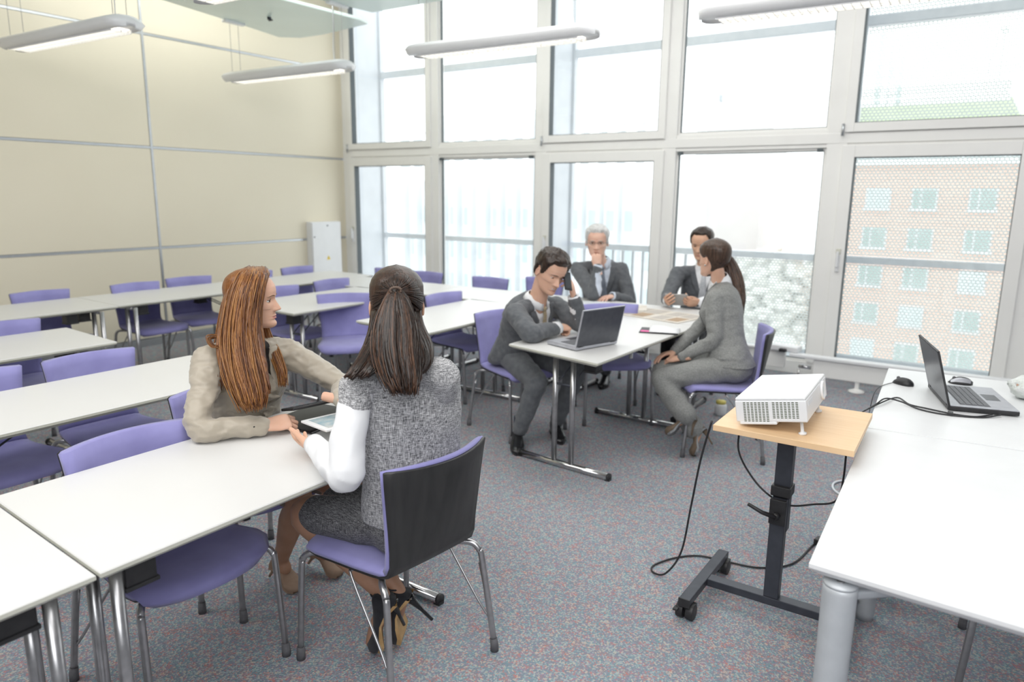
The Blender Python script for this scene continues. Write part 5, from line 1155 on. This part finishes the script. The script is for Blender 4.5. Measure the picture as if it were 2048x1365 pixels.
# ---------------------------------------------------------------- 1 red-haired woman
P = Person('woman with long red hair and beige jacket holding a dark tablet at the nearest table', dict(head=(-2.354, 1.712, 1.213), neck=(-2.405, 1.712, 1.045), pel=(-2.50, 1.742, 0.545),
    shR=(-2.424, 1.550, 0.995), shL=(-2.372, 1.872, 0.975), elR=(-2.287, 1.408, 0.792), wrR=(-2.152, 1.585, 0.780), wrL=(-1.998, 1.812, 0.852),
    knR=(-2.150, 1.715, 0.455), knL=(-2.10, 1.86, 0.47), anR=(-2.325, 1.75, 0.115), anL=(-2.28, 1.92, 0.12)), True, M['skin_fair'], 0.222, (0.77, 0.63, -0.06), (0.05, 0.0, 1))
arm_ik(P, 'L', 0.27, 0.235, (0.2, 1.0, -0.5))
fp, fc = (1, -0.05, 0), (0.99, 0.04, 0)
P.head(M['lip_red'], mat('auburn_brow', (0.16, 0.08, 0.04), 0.7), M['iris_brown'], 12); P.neck(0.046); base_body(P, fp, fc, FEM)
P.hand(P.J['wrR'], (0.42, 0.86, 0.05), (0.35, -0.35, 0.9), -1, curl=((35, 60, 40), (38, 62, 42), (42, 62, 42), (45, 62, 42)), thumb=(22, 14), sc_=0.95)
P.hand(P.J['wrL'], (0.80, 0.30, -0.10), (0.0, 0.35, 0.9), 1, curl=((25, 50, 35), (28, 52, 35), (32, 55, 38), (36, 55, 38)), thumb=(18, 12), sc_=0.93)
P.finish(0.008)
m = M['beige_satin'] = varied('beige_satin', (0.40, 0.355, 0.285), (0.45, 0.40, 0.325), 6, 0.42, 30, 0.25, 0.004, sheen=0.3, spec=0.4)
jk = suit_jacket(P, fp, fc, [(t, a * 1.04 + .004, b * 1.05 + .004, o) for t, a, b, o in FEM[1:]], (.058, .050, .045, .037), 0.0065, -0.015, shoulder_r=.054, amp=0.011, wsc=9, seed=3)
o_, fr = front_split(P, P.J, fc, None, jk, 0.98, 0.50, 0.055, 0)
bv = tree_of(jk, fr); P.put('jacket', o_['coat'], m)
if 'shirt' in o_: P.put('top', o_['shirt'], cloth('dark_top', (0.02, 0.018, 0.018), (0.03, 0.026, 0.025)))
lapels(P, bv, fr, 0.98, 0.50, 0.055, m, 0.050)
pel, u, H_, f, r = fr; ruf = MB(); rows = []
for k in range(26):
    t = lerp(0.84, 0.36, k / 25); c = conform(bv, [pel + u * (t * H_) + r * (0.004 + 0.014 * sin(k * 0.9))], f, 0.014)[0]; w = lerp(.020, .034, k / 25)
    rows.append([c + r * w * q - u * 0 + f * (0.010 * sin(k * 1.25 + q * 2) + .004 * abs(q)) + u * 0.006 * cos(k * 1.25) * q for q in (-1, -.5, 0, .5, 1)])
P.put('ruffle', sheet(ruf, rows, 0.002, f), m)
c = conform(bv, [pel + u * (0.55 * H_) + r * 0.02], f, 0.004)[0]; P.put('button', MB().lathe(c, [(.0005, -.002), (.013, -.002), (.013, .003), (.010, .005), (.0005, .003)], 18, 0, frame(u, f)), M['pupil'])
for k in range(3): c = P.J['wrR'].lerp(P.J['elR'], .12 + .07 * k) + Vector((0.02, -0.028, 0.008)); P.put('cuff_button', MB().ell(c, (.006, .006, .006), 10, 6), M['pupil'])
sk = MB(); torso(sk, P.J['pel'], P.J['neck'], fp, fp, [(-0.17, .15, .10, 0), (-.12, .178, .125, 0), (0, .186, .14, 0), (.08, .175, .13, 0)])
r_ = Vector((0, -1, 0))
for s, q in (('R', 1), ('L', -1)): h = P.J['pel'] + r_ * .075 * q; k_ = P.J['kn' + s]; limb(sk, [h, h.lerp(k_, .5), h.lerp(k_, .85)], [.095, .084, .066], 16, 5)
P.put('skirt', wrinkle(remesh(sk, 0.009, 5), .003, 9, 5), cloth('taupe_skirt', (0.20, 0.17, 0.14), (0.24, 0.2, 0.17)))
st = MB()
for s in 'RL': k_, a = P.J['kn' + s], P.J['an' + s]; h = P.J['pel'].lerp(k_, .6); limb(st, [h, k_, k_.lerp(a, .35), k_.lerp(a, .75), a, a + Vector((.02, 0, -.03))], [.060, .054, .053, .037, .031, .030], 18, 6)
P.put('stockings', remesh(st, 0.007, 4), M['stocking'])
sh = varied('tan_suede', (0.30, 0.20, 0.14), (0.34, 0.235, 0.165), 30, 0.7, 400, .2, .001)
heel_shoe(P, (-2.215, 1.742, 0.018), (-2.385, 1.756, 0.082), (0.3, 0, 1), (sh, sh, sh, -0.3), 0.07, 0.006)
heel_shoe(P, (-2.165, 1.93, 0.018), (-2.335, 1.925, 0.082), (0.3, 0, 1), (sh, sh, sh, -0.3), 0.07, 0.006)
hm = [hairmat('red_hair', (0.15, 0.052, 0.014), (0.28, 0.115, 0.032), .30), hairmat('red_hair_light', (0.26, 0.105, 0.028), (0.38, 0.18, 0.055), .30), hairmat('red_hair_dark', (0.075, 0.024, 0.009), (0.15, 0.052, 0.018), .34)]
ln_ = lambda d: interp([(0, .885), (20, .87), (40, .80), (55, .70), (66, .56), (76, .38), (90, .22), (110, .1), (180, .05)], d)
hc = hair_cap(ln_, lambda t, d: interp([(0, .03), (.4, .035), (.75, .030), (1, .03)], t), .004, 8, seed=2)
hc.v = [P.hl(p) for p in hc.v]
core = strands(HG['red_near'], 900, .0030, 11, .010, 3)
core.merge(strands(HG['red_back'], 160, .0028, 12, .012, 3)); core.merge(strands(HG['red_far'], 160, .0026, 13, .006, 3)); core.merge(strands(HG['red_curl'], 26, .0012, 14, .007, 5, .5))
fill = MB(); G_ = HG['red_near']; n0 = len(G_[0]); wv = strands([[Vector(p) + Vector((-.55, .75, 0)) * .03 for p in g[:-1]] for g in G_], 220, .012, 15, .012, 3, .2)
hc.m = [0] * len(hc.f); hc.merge(wv); hc.merge(core); P.put('hair', hc, hm)
RED = P
tablet('black tablet held by the red-haired woman', [(-2.065, 1.900, .830), (-2.180, 1.925, .796), (-2.222, 1.712, .800), (-2.100, 1.672, .834)], .010, M['black_plastic'], M['screen_dark'])
tablet('white tablet with light-blue screen held by the woman in the tweed vest', [(-2.055, 1.668, .796), (-1.873, 1.628, .806), (-1.828, 1.864, .806), (-2.008, 1.904, .796)], .009, M['white_plastic'],
       varied('map_screen', (0.34, 0.48, 0.55), (0.58, 0.64, 0.64), 25, 0.12), .02)
t = thing('document_folder', 'flat black folder lying under the two tablets', 'folder', (-2.17, 1.83, .74))
obj('cover', MB().box((0, 0, .004), (.25, .31, .006), 0, Matrix.Rotation(.12, 3, 'Z')), M['leather'], t, .002); obj('pages', MB().box((0, 0, .009), (.22, .29, .004), 0, Matrix.Rotation(.12, 3, 'Z')), M['black_plastic'], t)

# ---------------------------------------------------------------- 2 woman from behind in tweed vest
P = Person('woman with dark ponytail seen from behind in white blouse and grey tweed vest', dict(head=(-1.577, 1.682, 1.267), neck=(-1.520, 1.650, 1.115), pel=(-1.545, 1.712, 0.55),
    shR=(-1.385, 1.675, 1.070), shL=(-1.570, 1.497, 1.045), elL=(-1.545, 1.400, 0.800), wrL=(-1.795, 1.512, 0.800), elR=(-1.470, 1.790, 0.835), wrR=(-1.67, 1.87, 0.79),
    knR=(-1.955, 1.775, 0.535), knL=(-1.925, 1.562, 0.505), anR=(-1.655, 1.705, 0.265), anL=(-1.662, 1.650, 0.255)), True, M['skin_tan'], 0.228, (-0.70, 0.71, -0.08), (0.0, 0.02, 1))
fp, fc = (-0.98, 0.12, 0), (-0.70, 0.72, 0)
P.head(M['lip_nude'], M['pupil']); P.neck(0.046); base_body(P, fp, fc, FEM)
P.hand(P.J['wrL'] + Vector((0, 0, -.012)), (-0.93, 0.36, -0.05), (-0.1, -0.35, -0.9), 1, curl=((6, 12, 8),) * 4, thumb=(32, 0), sc_=0.93)
P.hand(P.J['wrR'], (-0.95, -0.2, -0.02), (-0.3, 0.5, -0.75), -1, curl=(20, 35, 25), thumb=(25, 8), sc_=0.93)
P.finish(0.008)
def tweed(name, c1, c2, c3):
    m = mat(name, c1, 0.85, spec=0.15, sheen=0.1); va = coords(m, (60, 60, 900)); vb = coords(m, (700, 700, 40)); n1 = noise_t(m, va, 1, 2, .6); n2 = noise_t(m, vb, 1, 2, .6)
    a = N(m, 'ShaderNodeMath'); a.operation = 'ADD'; L(m, n1.outputs['Fac'], a.inputs[0]); L(m, n2.outputs['Fac'], a.inputs[1]); h = N(m, 'ShaderNodeMath'); h.operation = 'MULTIPLY'; h.inputs[1].default_value = 0.5; L(m, a.outputs[0], h.inputs[0])
    r = ramp(m, h.outputs[0], [(0.40, c1), (0.50, c2), (0.60, c3)]); L(m, r.outputs[0], bsdf(m).inputs['Base Color']); bump(m, h.outputs[0], .5, .0015); return m
tw = tweed('grey_tweed', (0.07, 0.072, 0.078), (0.36, 0.36, 0.37), (0.78, 0.78, 0.79)); tws = tweed('dark_tweed', (0.03, 0.03, 0.034), (0.11, 0.11, 0.115), (0.30, 0.30, 0.31))
J = P.J; vb_ = MB(); torso(vb_, J['pel'], J['neck'], fp, fc, [(.03, .186, .142, 0), (.12, .182, .134, 0), (.30, .170, .114, .0), (.48, .172, .112, .005), (.66, .180, .120, .01), (.80, .176, .104, -.002), (.90, .150, .080, -.01), (.97, .085, .060, -.012), (1.0, .06, .05, -.01)], 32, -.008)
for s in 'RL':
    a, e = J['sh' + s], J['el' + s]; limb(vb_, [J['neck'].lerp(a, .35) - Vector((0, 0, .03)), a, a.lerp(e, .22)], ([.045, .053, .052] if s == 'L' else [.050, .052, .050]), 16, 5)
P.put('vest', wrinkle(remesh(vb_, .006, 5), .004, 10, 4), tw)
sk = MB(); torso(sk, J['pel'], J['neck'], fp, fp, [(-.17, .145, .10, 0), (-.12, .172, .13, -.005), (0, .182, .145, -.008), (.08, .170, .132, -.005), (.14, .150, .112, 0)])
f0 = Vector(fp).normalized(); r0 = f0.cross(Vector((0, 0, 1)))
for s, q in (('R', 1), ('L', -1)): h = J['pel'] + r0 * .075 * q - Vector((0, 0, .01)); k_ = J['kn' + s]; limb(sk, [h, h.lerp(k_, .5), h.lerp(k_, .86)], [.092, .080, .068], 18, 5)
mid = (J['knR'] + J['knL']) / 2; limb(sk, [J['pel'], J['pel'].lerp(mid, .5), J['pel'].lerp(mid, .84)], [.09, .075, .060], 14, 5)
P.put('skirt', wrinkle(remesh(sk, .007, 6), .006, 9, 6), tws)
bl = MB()
for s in 'RL':
    a, e, w = J['sh' + s], J['el' + s], J['wr' + s]; d = (w - e).normalized()
    limb(bl, [a, a.lerp(e, .30), a.lerp(e, .7), e + Vector((.01, 0, -.005)), e.lerp(w, .45), w - d * .015], ([.047, .050, .055, .054, .047, .034] if s == 'L' else [.038, .038, .038, .040, .038, .034]), 20, 7)
P.put('blouse_sleeves', wrinkle(remesh(bl, .006, 4), .007, 12, 8), M['shirt_white'])
for s in 'RL':
    cuff(P, s, M['shirt_white'], .036, .035)
frd = (J['pel'], (J['neck'] - J['pel']).normalized(), 1, Vector(fc), 0); u = frd[1]; f_ = (Vector(fc) - u * Vector(fc).dot(u)).normalized()
collar(P, (J['pel'], u, (J['neck'] - J['pel']).length, f_, f_.cross(u)), M['shirt_white'], .058, 25, .045)
st = MB()
for s in 'RL': k_, a = J['kn' + s], J['an' + s]; h = J['pel'].lerp(k_, .62); limb(st, [h, k_, k_.lerp(a, .35), k_.lerp(a, .75), a], [.062, .056, .054, .038, .031], 18, 6)
P.put('stockings', remesh(st, .006, 4), M['stocking'])
suede = varied('black_suede', (0.014, 0.014, 0.018), (0.022, 0.022, 0.028), 30, .9, 500, .2, .001, sheen=.1); sole = varied('tan_leather_sole', (0.42, 0.25, 0.10), (0.55, 0.36, 0.17), 22, .5, 60, .1, .001); pat = mat('patent_black', (0.012, 0.012, 0.014), .08)
o, F, Hh_, Ln = heel_shoe(P, (-1.690, 1.640, 0.014), (-1.605, 1.648, 0.245), (-.62, -.75, .2), (suede, sole, pat, 1.5, 1.3), 0.125, .009, .0065)
ft = MB(); limb(ft, [J['anL'], Vector((-1.628, 1.645, .215)), Vector((-1.668, 1.642, .12)), Vector((-1.690, 1.641, .045))], [.030, .027, .026, .026], 14, 6); P.put('foot', remesh(ft, .005, 3), M['stocking'])
o, F, Hh_, Ln = heel_shoe(P, (-1.652, 1.722, 0.016), (-1.595, 1.715, 0.235), (-.84, -.48, .2), (suede, sole, pat, 0.75, 1.3), 0.125, .009, .0065)
ft = MB(); limb(ft, [J['anR'], Vector((-1.618, 1.712, .21)), Vector((-1.645, 1.716, .12)), Vector((-1.655, 1.72, .05))], [.030, .027, .026, .026], 14, 6); P.put('foot', remesh(ft, .005, 3), M['stocking'])
for s, y in (('L', 1.648), ('R', 1.708)):
    a = J['an' + s] + Vector((.008, 0, -.012)); P.put('ankle_strap', MB().tube([a + Vector((cos(2 * pi * k / 20) * .034, sin(2 * pi * k / 20) * .034, -.006 * cos(2 * pi * k / 20))) for k in range(21)], .0035, 6), suede)
hd = [hairmat('dark_brown_hair', (0.018, 0.010, 0.007), (0.060, 0.028, 0.016), .34), hairmat('brown_hair', (0.060, 0.027, 0.015), (0.125, 0.062, 0.034), .32), hairmat('black_brown_hair', (0.010, 0.007, 0.006), (0.032, 0.018, 0.012), .30)]
ln_ = lambda d: interp([(0, .87), (30, .84), (50, .74), (65, .58), (78, .50), (92, .55), (108, .36), (125, .14), (180, .08)], d)
hc = hair_cap(ln_, lambda t, d: interp([(0, .02), (.4, .035), (.75, .045), (1, .045)], t) * interp([(0, 1), (100, 1), (180, 1.2)], d), .003, 8, seed=5)
hc.v = [P.hl(p) for p in hc.v]; hc.m = [0] * len(hc.f)
hc.merge(strands(HG['pony'], 420, .0026, 21, .006, 4)); w2 = strands(HG['pony'], 60, .010, 22, .004, 3, .15); hc.merge(w2)
w3 = strands(HG['under_left'], 260, .0026, 23, .007, 4); w3.merge(strands(HG['under_left'], 50, .010, 24, .004, 3)); w3.merge(strands(HG['under_right'], 260, .0026, 25, .007, 4)); w3.merge(strands(HG['under_right'], 50, .010, 26, .004, 3))
w3.m = [2 if k == 1 else k for k in w3.m]; hc.merge(w3)
w4 = strands(HG['pulled'], 700, .0018, 27, .0022, 4, .8); w4.m = [0 if k == 1 else k for k in w4.m]; hc.merge(w4)
P.put('hair', hc, hd)
c = Vector(HG['pony'][3][0]); P.put('hair_tie', MB().tube([c + Vector((cos(a) * .75 * .016, cos(a) * .66 * .016, sin(a) * .009)) + Vector((.008, -.008, .004)) for a in [2 * pi * k / 20 for k in range(21)]], .0042, 8), mat('brown_tie', (0.12, 0.08, 0.06), .7))

# ---------------------------------------------------------------- suited men
def suited(label, J, hsz, facing, up, fp, fc, suit, shirt, tie_m, skin, hands, hair_m, hair_kw, vee=(0.93, 0.42, 0.075), legs=True, seed=0, brow=None, trousers=None, tie=True, curve=-0.02, hint=None, lid=12, smile=False):
    P = Person(label, J, False, skin, hsz, facing, up)
    if smile: P.headkey = 'smile'
    for s in 'RL':
        if 'el' + s not in P.J: arm_ik(P, s, 0.30, 0.26, (hint or {}).get(s, (0, 0, -1)))
    P.head(M['lip_nude'], brow or M['pupil'], None, lid); P.neck(0.058); base_body(P, fp, fc, MALE, .84, .09, True)
    for h in hands: P.hand(*h[:4], **h[4])
    P.finish(0.011)
    def flare(mb):
        torso(mb, P.J['pel'], P.J['neck'], fp, fc, [(-.18, .185, .13, -.01), (-.10, .20, .145, -.01), (.1, .188, .138, 0)], 28)
    jk = suit_jacket(P, fp, fc, [(t, a * 1.04 + .005, b * 1.06 + .006, o) for t, a, b, o in MALE[1:]], (.068, .062, .056, .043), .009, curve, shoulder_r=.060, amp=.007, wsc=8, seed=seed, flare=flare)
    o_, fr = front_split(P, P.J, fc, None, jk, vee[0], vee[1], vee[2], 0); bv = tree_of(jk, fr); P.put('jacket', o_['coat'], suit)
    if 'shirt' in o_: P.put('shirt', o_['shirt'], shirt)
    lapels(P, bv, fr, vee[0], vee[1], vee[2], suit, .055)
    if tie: tie_mesh(P, bv, fr, vee[0] + .01, vee[1] + .01, tie_m)
    collar(P, fr, shirt, .066, 40, .034)
    cuff(P, 'R', shirt, .038, .032); cuff(P, 'L', shirt, .038, .032)
    tr = legs_mesh(P, (.092, .085, .068, .062), .052, .085, .010, .007, seed, fp, -.02)
    P.put('trousers', tr, trousers or suit)
    sitting_hair_man(P, hair_m, **hair_kw); return P
hb = hairmat('dark_brown_short_hair', (0.016, 0.010, 0.008), (0.05, 0.028, 0.018), .35, (90, 90, 40))
P = suited('man in grey suit smiling into a phone beside the open laptop', dict(head=(-2.313, 3.861, 1.143), neck=(-2.435, 3.893, 0.960), pel=(-2.66, 4.02, 0.56), shR=(-2.465, 3.706, 0.890), shL=(-2.408, 4.095, 0.900),
    elR=(-2.285, 3.600, 0.800), wrR=(-2.250, 3.865, 0.795), elL=(-2.178, 4.045, 0.805), wrL=(-2.196, 3.965, 0.985), knR=(-2.330, 3.76, 0.455), knL=(-2.230, 4.09, 0.470), anR=(-2.463, 3.76, 0.10), anL=(-2.365, 4.075, 0.10)),
    0.252, (0.86, -0.36, -0.42), (0.35, 0.05, 1), (0.95, -0.25, 0), (0.97, -0.12, 0), M['suit'], M['shirt_white'], M['tie_tan'], M['skin_fair'],
    [((-2.250, 3.865, 0.797), (0.25, 0.95, -0.05), (0.3, -0.1, 0.95), -1, dict(curl=((70, 80, 50),) * 4, thumb=(20, 30), sc_=1.0)),
     ((-2.196, 3.965, 0.985), (-0.05, -0.35, 0.95), (0.95, 0.30, 0.10), 1, dict(curl=((25, 40, 30), (28, 42, 30), (32, 45, 30), (35, 45, 30)), thumb=(25, 12), sc_=1.0))],
    hb, dict(th=.080, front=.80, seed=3, side=.48, amp=.035), seed=4, smile=True, lid=2)
shoe_man(P, (-2.475, 3.76, 0), (0.35, -0.55, 0)); shoe_man(P, (-2.375, 4.08, 0), (0.5, -0.55, 0))
for a in ((-2.463, 3.76, .08), (-2.365, 4.075, .08)): P.put('sock', MB().tube([Vector(a), Vector(a) + Vector((0.01, 0, .12))], [.040, .044], 16), M['sock'])
t = thing('mobile_phone', 'dark phone held to the ear of the smiling man', 'phone', (-2.205, 3.895, 1.095)); t.rotation_euler = (R(-22), R(12), R(75))
obj('body', MB().box((0, 0, 0), (.062, .010, .12)), M['black_plastic'], t, .003); obj('screen', MB().box((0, -.0055, 0), (.054, .001, .10)), M['screen_dark'], t)

hg = hairmat('white_hair', (0.50, 0.50, 0.49), (0.72, 0.72, 0.71), .5, (60, 60, 30))
P = suited('white-haired man with glasses resting his hand on his chin', dict(head=(-2.863, 5.552, 1.225), neck=(-2.880, 5.685, 1.045), pel=(-2.93, 5.86, 0.55), shR=(-3.050, 5.560, 0.985), shL=(-2.735, 5.775, 0.985),
    elR=(-2.80, 5.40, 0.800), wrR=(-2.765, 5.395, 1.040), elL=(-2.62, 5.74, 0.72), wrL=(-2.68, 5.52, 0.78), knR=(-2.95, 5.42, 0.50), knL=(-2.72, 5.45, 0.50), anR=(-2.95, 5.50, 0.10), anL=(-2.72, 5.52, 0.10)),
    0.262, (0.42, -0.89, -0.10), (0, 0, 1), (0.25, -0.97, 0), (0.50, -0.86, 0), M['suit'], M['shirt_blue'], M['tie_grey'], M['skin_pale'],
    [((-2.765, 5.395, 1.040), (-0.25, 0.02, 0.97), (0.45, -0.88, 0.15), -1, dict(curl=((65, 80, 45),) * 4, thumb=(15, 25), sc_=1.0)), ((-2.68, 5.52, 0.78), (-0.3, -0.95, -0.05), (0, 0, 1), 1, dict())],
    hg, dict(th=.060, front=.82, seed=9, side=.45, amp=.03), seed=7, brow=mat('grey_brow', (0.35, 0.33, 0.31), .7), trousers=M['suit'])
gl = MB()
for q in (-1, 1):
    gl.tube([Vector((q * .135 + cos(a) * .075, .385 - abs(q * .135 + cos(a) * .075) * .15, .028 + sin(a) * .05)) for a in [2 * pi * k / 20 for k in range(21)]], .005, 6)
    gl.tube([Vector((q * .21, .355, .04)), Vector((q * .345, .26, .045)), Vector((q * .36, -.02, .04))], .005, 6)
gl.tube([Vector((-.06, .40, .04)), Vector((0, .44, .05)), Vector((.06, .40, .04))], .005, 6); gl.v = [P.hl(p) for p in gl.v]; P.put('glasses', gl, M['dark_metal'])
shoe_man(P, (-2.95, 5.50, 0), (0.2, -1, 0)); shoe_man(P, (-2.72, 5.52, 0), (0.3, -1, 0))

P = suited('dark-haired man in grey suit and silver tie holding a grey tablet by the window', dict(head=(-2.060, 5.897, 1.228), neck=(-2.055, 5.985, 1.045), pel=(-2.07, 6.02, 0.55), shR=(-2.235, 5.835, 0.975), shL=(-1.900, 5.965, 0.975),
    elR=(-2.225, 5.619, 0.800), wrR=(-2.170, 5.475, 0.790), elL=(-1.850, 5.730, 0.795), wrL=(-1.935, 5.540, 0.785), knR=(-2.20, 5.60, 0.50), knL=(-1.98, 5.60, 0.50), anR=(-2.20, 5.66, 0.10), anL=(-1.97, 5.64, 0.10)),
    0.252, (0.05, -0.98, -0.22), (0, 0, 1), (0.0, -1, 0), (0.30, -0.95, 0), M['suit'], M['shirt_white'], M['tie_silver'], M['skin_tan'],
    [((-2.170, 5.475, 0.790), (0.30, -0.90, 0.10), (-0.75, -0.25, -0.6), -1, dict(curl=((30, 50, 35),) * 4, thumb=(15, 20), sc_=1.0)), ((-1.935, 5.540, 0.785), (-0.45, -0.80, 0.10), (0.65, -0.35, -0.6), 1, dict(curl=((30, 50, 35),) * 4, thumb=(15, 20), sc_=1.0))],
    hb, dict(th=.045, front=.84, seed=6, side=.5, amp=.02), seed=11, trousers=cloth('black_trousers', (0.012, 0.012, 0.014), (0.02, 0.02, 0.022)))
shoe_man(P, (-2.20, 5.66, 0), (0.0, -1, 0)); shoe_man(P, (-1.97, 5.64, 0), (0.1, -1, 0))
tablet('grey tablet held up by the man with the silver tie', [(-2.155, 5.375, .862), (-1.990, 5.435, .866), (-1.975, 5.520, .768), (-2.140, 5.455, .765)], .009, varied('grey_tablet_back', (0.36, 0.35, 0.335), (0.40, 0.39, 0.375), 20, .4), M['screen_dark'])

# ---------------------------------------------------------------- 6 woman in grey suit, side view
P = Person('woman in light grey trouser suit with long brown ponytail sitting beside the laptop table', dict(head=(-1.523, 4.596, 1.222), neck=(-1.485, 4.650, 1.058), pel=(-1.345, 4.50, 0.56), shL=(-1.455, 4.475, 0.985), shR=(-1.477, 4.815, 0.985),
    elL=(-1.420, 4.385, 0.735), wrL=(-1.610, 4.345, 0.600), wrR=(-1.70, 4.45, 0.61), knL=(-1.690, 4.215, 0.475), knR=(-1.740, 4.36, 0.500), anL=(-1.492, 4.190, 0.265), anR=(-1.466, 4.262, 0.165)), True, M['skin_fair'], 0.236, (-0.93, 0.36, -0.05), (0, 0, 1))
arm_ik(P, 'R', .27, .24, (0.5, 0.6, -0.5)); fp, fc = (-0.93, -0.36, 0), (-0.99, -0.06, 0)
P.head(M['lip_nude'], M['pupil']); P.neck(.046); base_body(P, fp, fc, FEM)
P.hand(P.J['wrL'], (-0.95, 0.1, -0.25), (-0.2, -0.3, 0.9), 1, curl=(15, 20, 15), sc_=.93); P.hand(P.J['wrR'], (-0.6, -0.8, -0.15), (-0.2, 0.1, 0.95), -1, curl=(15, 20, 15), sc_=.93)
P.finish(.010)
def flare(mb): torso(mb, P.J['pel'], P.J['neck'], fp, fc, [(.02, .188, .150, -.02), (.10, .176, .138, -.012), (.28, .142, .108, 0)], 28)
jk = suit_jacket(P, fp, fc, [(t, a * 1.05 + .006, b * 1.08 + .006, o) for t, a, b, o in FEM if t > .05], (.057, .052, .046, .038), .008, -.012, shoulder_r=.055, amp=.006, wsc=9, seed=13, flare=flare)
o_, fr = front_split(P, P.J, fc, None, jk, .96, .55, .06, 0); bv = tree_of(jk, fr); P.put('jacket', o_['coat'], M['suit_light'])
if 'shirt' in o_: P.put('shirt', o_['shirt'], M['shirt_white'])
lapels(P, bv, fr, .96, .55, .06, M['suit_light'], .05); lapels(P, bv, fr, 1.0, .80, .045, M['shirt_white'], .05, 'shirt_lapel'); collar(P, fr, M['shirt_white'], .060, 45, .062)
P.put('trousers', legs_mesh(P, (.092, .084, .066, .070), .070, .078, .009, .008, 15, fp, -.02), M['suit_light'])
ss = varied('brown_suede', (0.13, 0.095, 0.065), (0.165, 0.12, 0.085), 30, .8, 400, .2, .001); so = mat('grey_sole', (0.22, 0.23, 0.24), .5)
for (to, he, an) in (((-1.600, 4.130, 0.150), (-1.452, 4.238, 0.262), 'L'), ((-1.445, 4.215, 0.014), (-1.425, 4.318, 0.178), 'R')):
    heel_shoe(P, to, he, (-.75, 0.1, .65), (ss, so, ss, 0.9, 1.6), .10, .006, .006)
    ft = MB(); a, b = P.J['an' + an], Vector(he); limb(ft, [a + Vector((0, 0, .02)), b.lerp(Vector(to), .25) + Vector((-.008, 0, .012)), b.lerp(Vector(to), .6) + Vector((-.004, 0, .01))], [.026, .016, .012], 12, 5); P.put('foot', remesh(ft, .006, 3), M['skin_tan'])
hc = hair_cap(ln_, lambda t, d: interp([(0, .02), (.4, .04), (.75, .055), (1, .055)], t) * interp([(0, 1), (100, 1), (180, 1.25)], d), .006, 8, seed=8); hc.v = [P.hl(p) for p in hc.v]; hc.m = [0] * len(hc.f)
hc.merge(strands(HG['pony_grey'], 260, .0034, 31, .007, 4)); hc.merge(strands(HG['pony_grey'], 40, .012, 32, .004, 3, .15)); P.put('hair', hc, [hairmat('brown_hair_grey_suit', (0.035, 0.020, 0.014), (0.10, 0.058, 0.038), .35), hd[1], hd[0]])
P.put('hair_tie', MB().ell(Vector(HG['pony_grey'][2][0]), (.018, .018, .02), 12, 8), M['pupil']); P.put('earring', MB().ell(P.hl((-.36, -.02, -.14)), (.006, .006, .006), 10, 8), M['chrome'])

# ---------------------------------------------------------------- things on the far tables
t = thing('newspaper', 'open newspaper spread on the table below the grey tablet', 'newspaper', (-2.06, 5.05, .741), R(-12))
pap = varied('newsprint', (0.62, 0.56, 0.48), (0.74, 0.70, 0.64), 9, .85, 200, .1, .0005)
for k, (x0, x1) in enumerate(((-.30, -.002), (.002, .30))):
    pg = obj('page', MB().bx(x0, x1, -.21, .21, 0, .004 + .001 * k), pap, t)
    for j in range(4): obj('picture_block' if j == 1 else 'text_block', MB().add([(x0 + .03 + (j % 2) * .13, -.17 + (j // 2) * .19, .0055), (x0 + .14 + (j % 2) * .13, -.17 + (j // 2) * .19, .0055), (x0 + .14 + (j % 2) * .13, -.01 + (j // 2) * .19, .0055), (x0 + .03 + (j % 2) * .13, -.01 + (j // 2) * .19, .0055)], [(0, 1, 2, 3)], 0, False), mat('brown_print_%d%d' % (k, j), (0.42, 0.30, 0.2) if j == 1 else (0.50, 0.46, 0.42), .8), pg)
t = thing('newspaper', 'second newspaper lying farther back on the same table toward the white-haired man', 'newspaper', (-2.42, 5.18, .741), R(20))
obj('page', MB().bx(-.17, .17, -.13, .13, 0, .006), pap, t); obj('page', MB().box((.02, .01, .008), (.33, .25, .003), 0, Matrix.Rotation(.06, 3, 'Z')), pap, t)
t = thing('tablet_sleeve', 'dark folder with pink inside lying open behind the laptop', 'folder', (-1.80, 4.43, .741), R(18))
obj('cover', MB().box((0, 0, .003), (.25, .19, .005)), M['black_plastic'], t, .001); obj('pink_lining', MB().box((-.09, -.05, .0062), (.055, .05, .002)), mat('pink_lining', (0.80, 0.10, 0.35), .5), t)
wp = MB(); rows = [[Vector((x, lerp(-.09, .10, k / 8), .010 + .028 * sin(pi * k / 8) * (1 - (x / .13) ** 2))) for x in [lerp(-.06, .13, j / 6) for j in range(7)]] for k in range(9)]
obj('paper', sheet(wp, rows, .001, Vector((0, 0, 1))), M['shirt_white'], t)
t = thing('tablet_computer', 'dark flat tablet lying in front of the white-haired man', 'tablet', (-2.72, 5.28, .741), R(25)); obj('body', MB().bx(-.12, .12, -.085, .085, 0, .008), M['rail_grey'], t, .002); obj('screen', MB().bx(-.105, .105, -.072, .072, .008, .0086), M['rail_grey'], t)
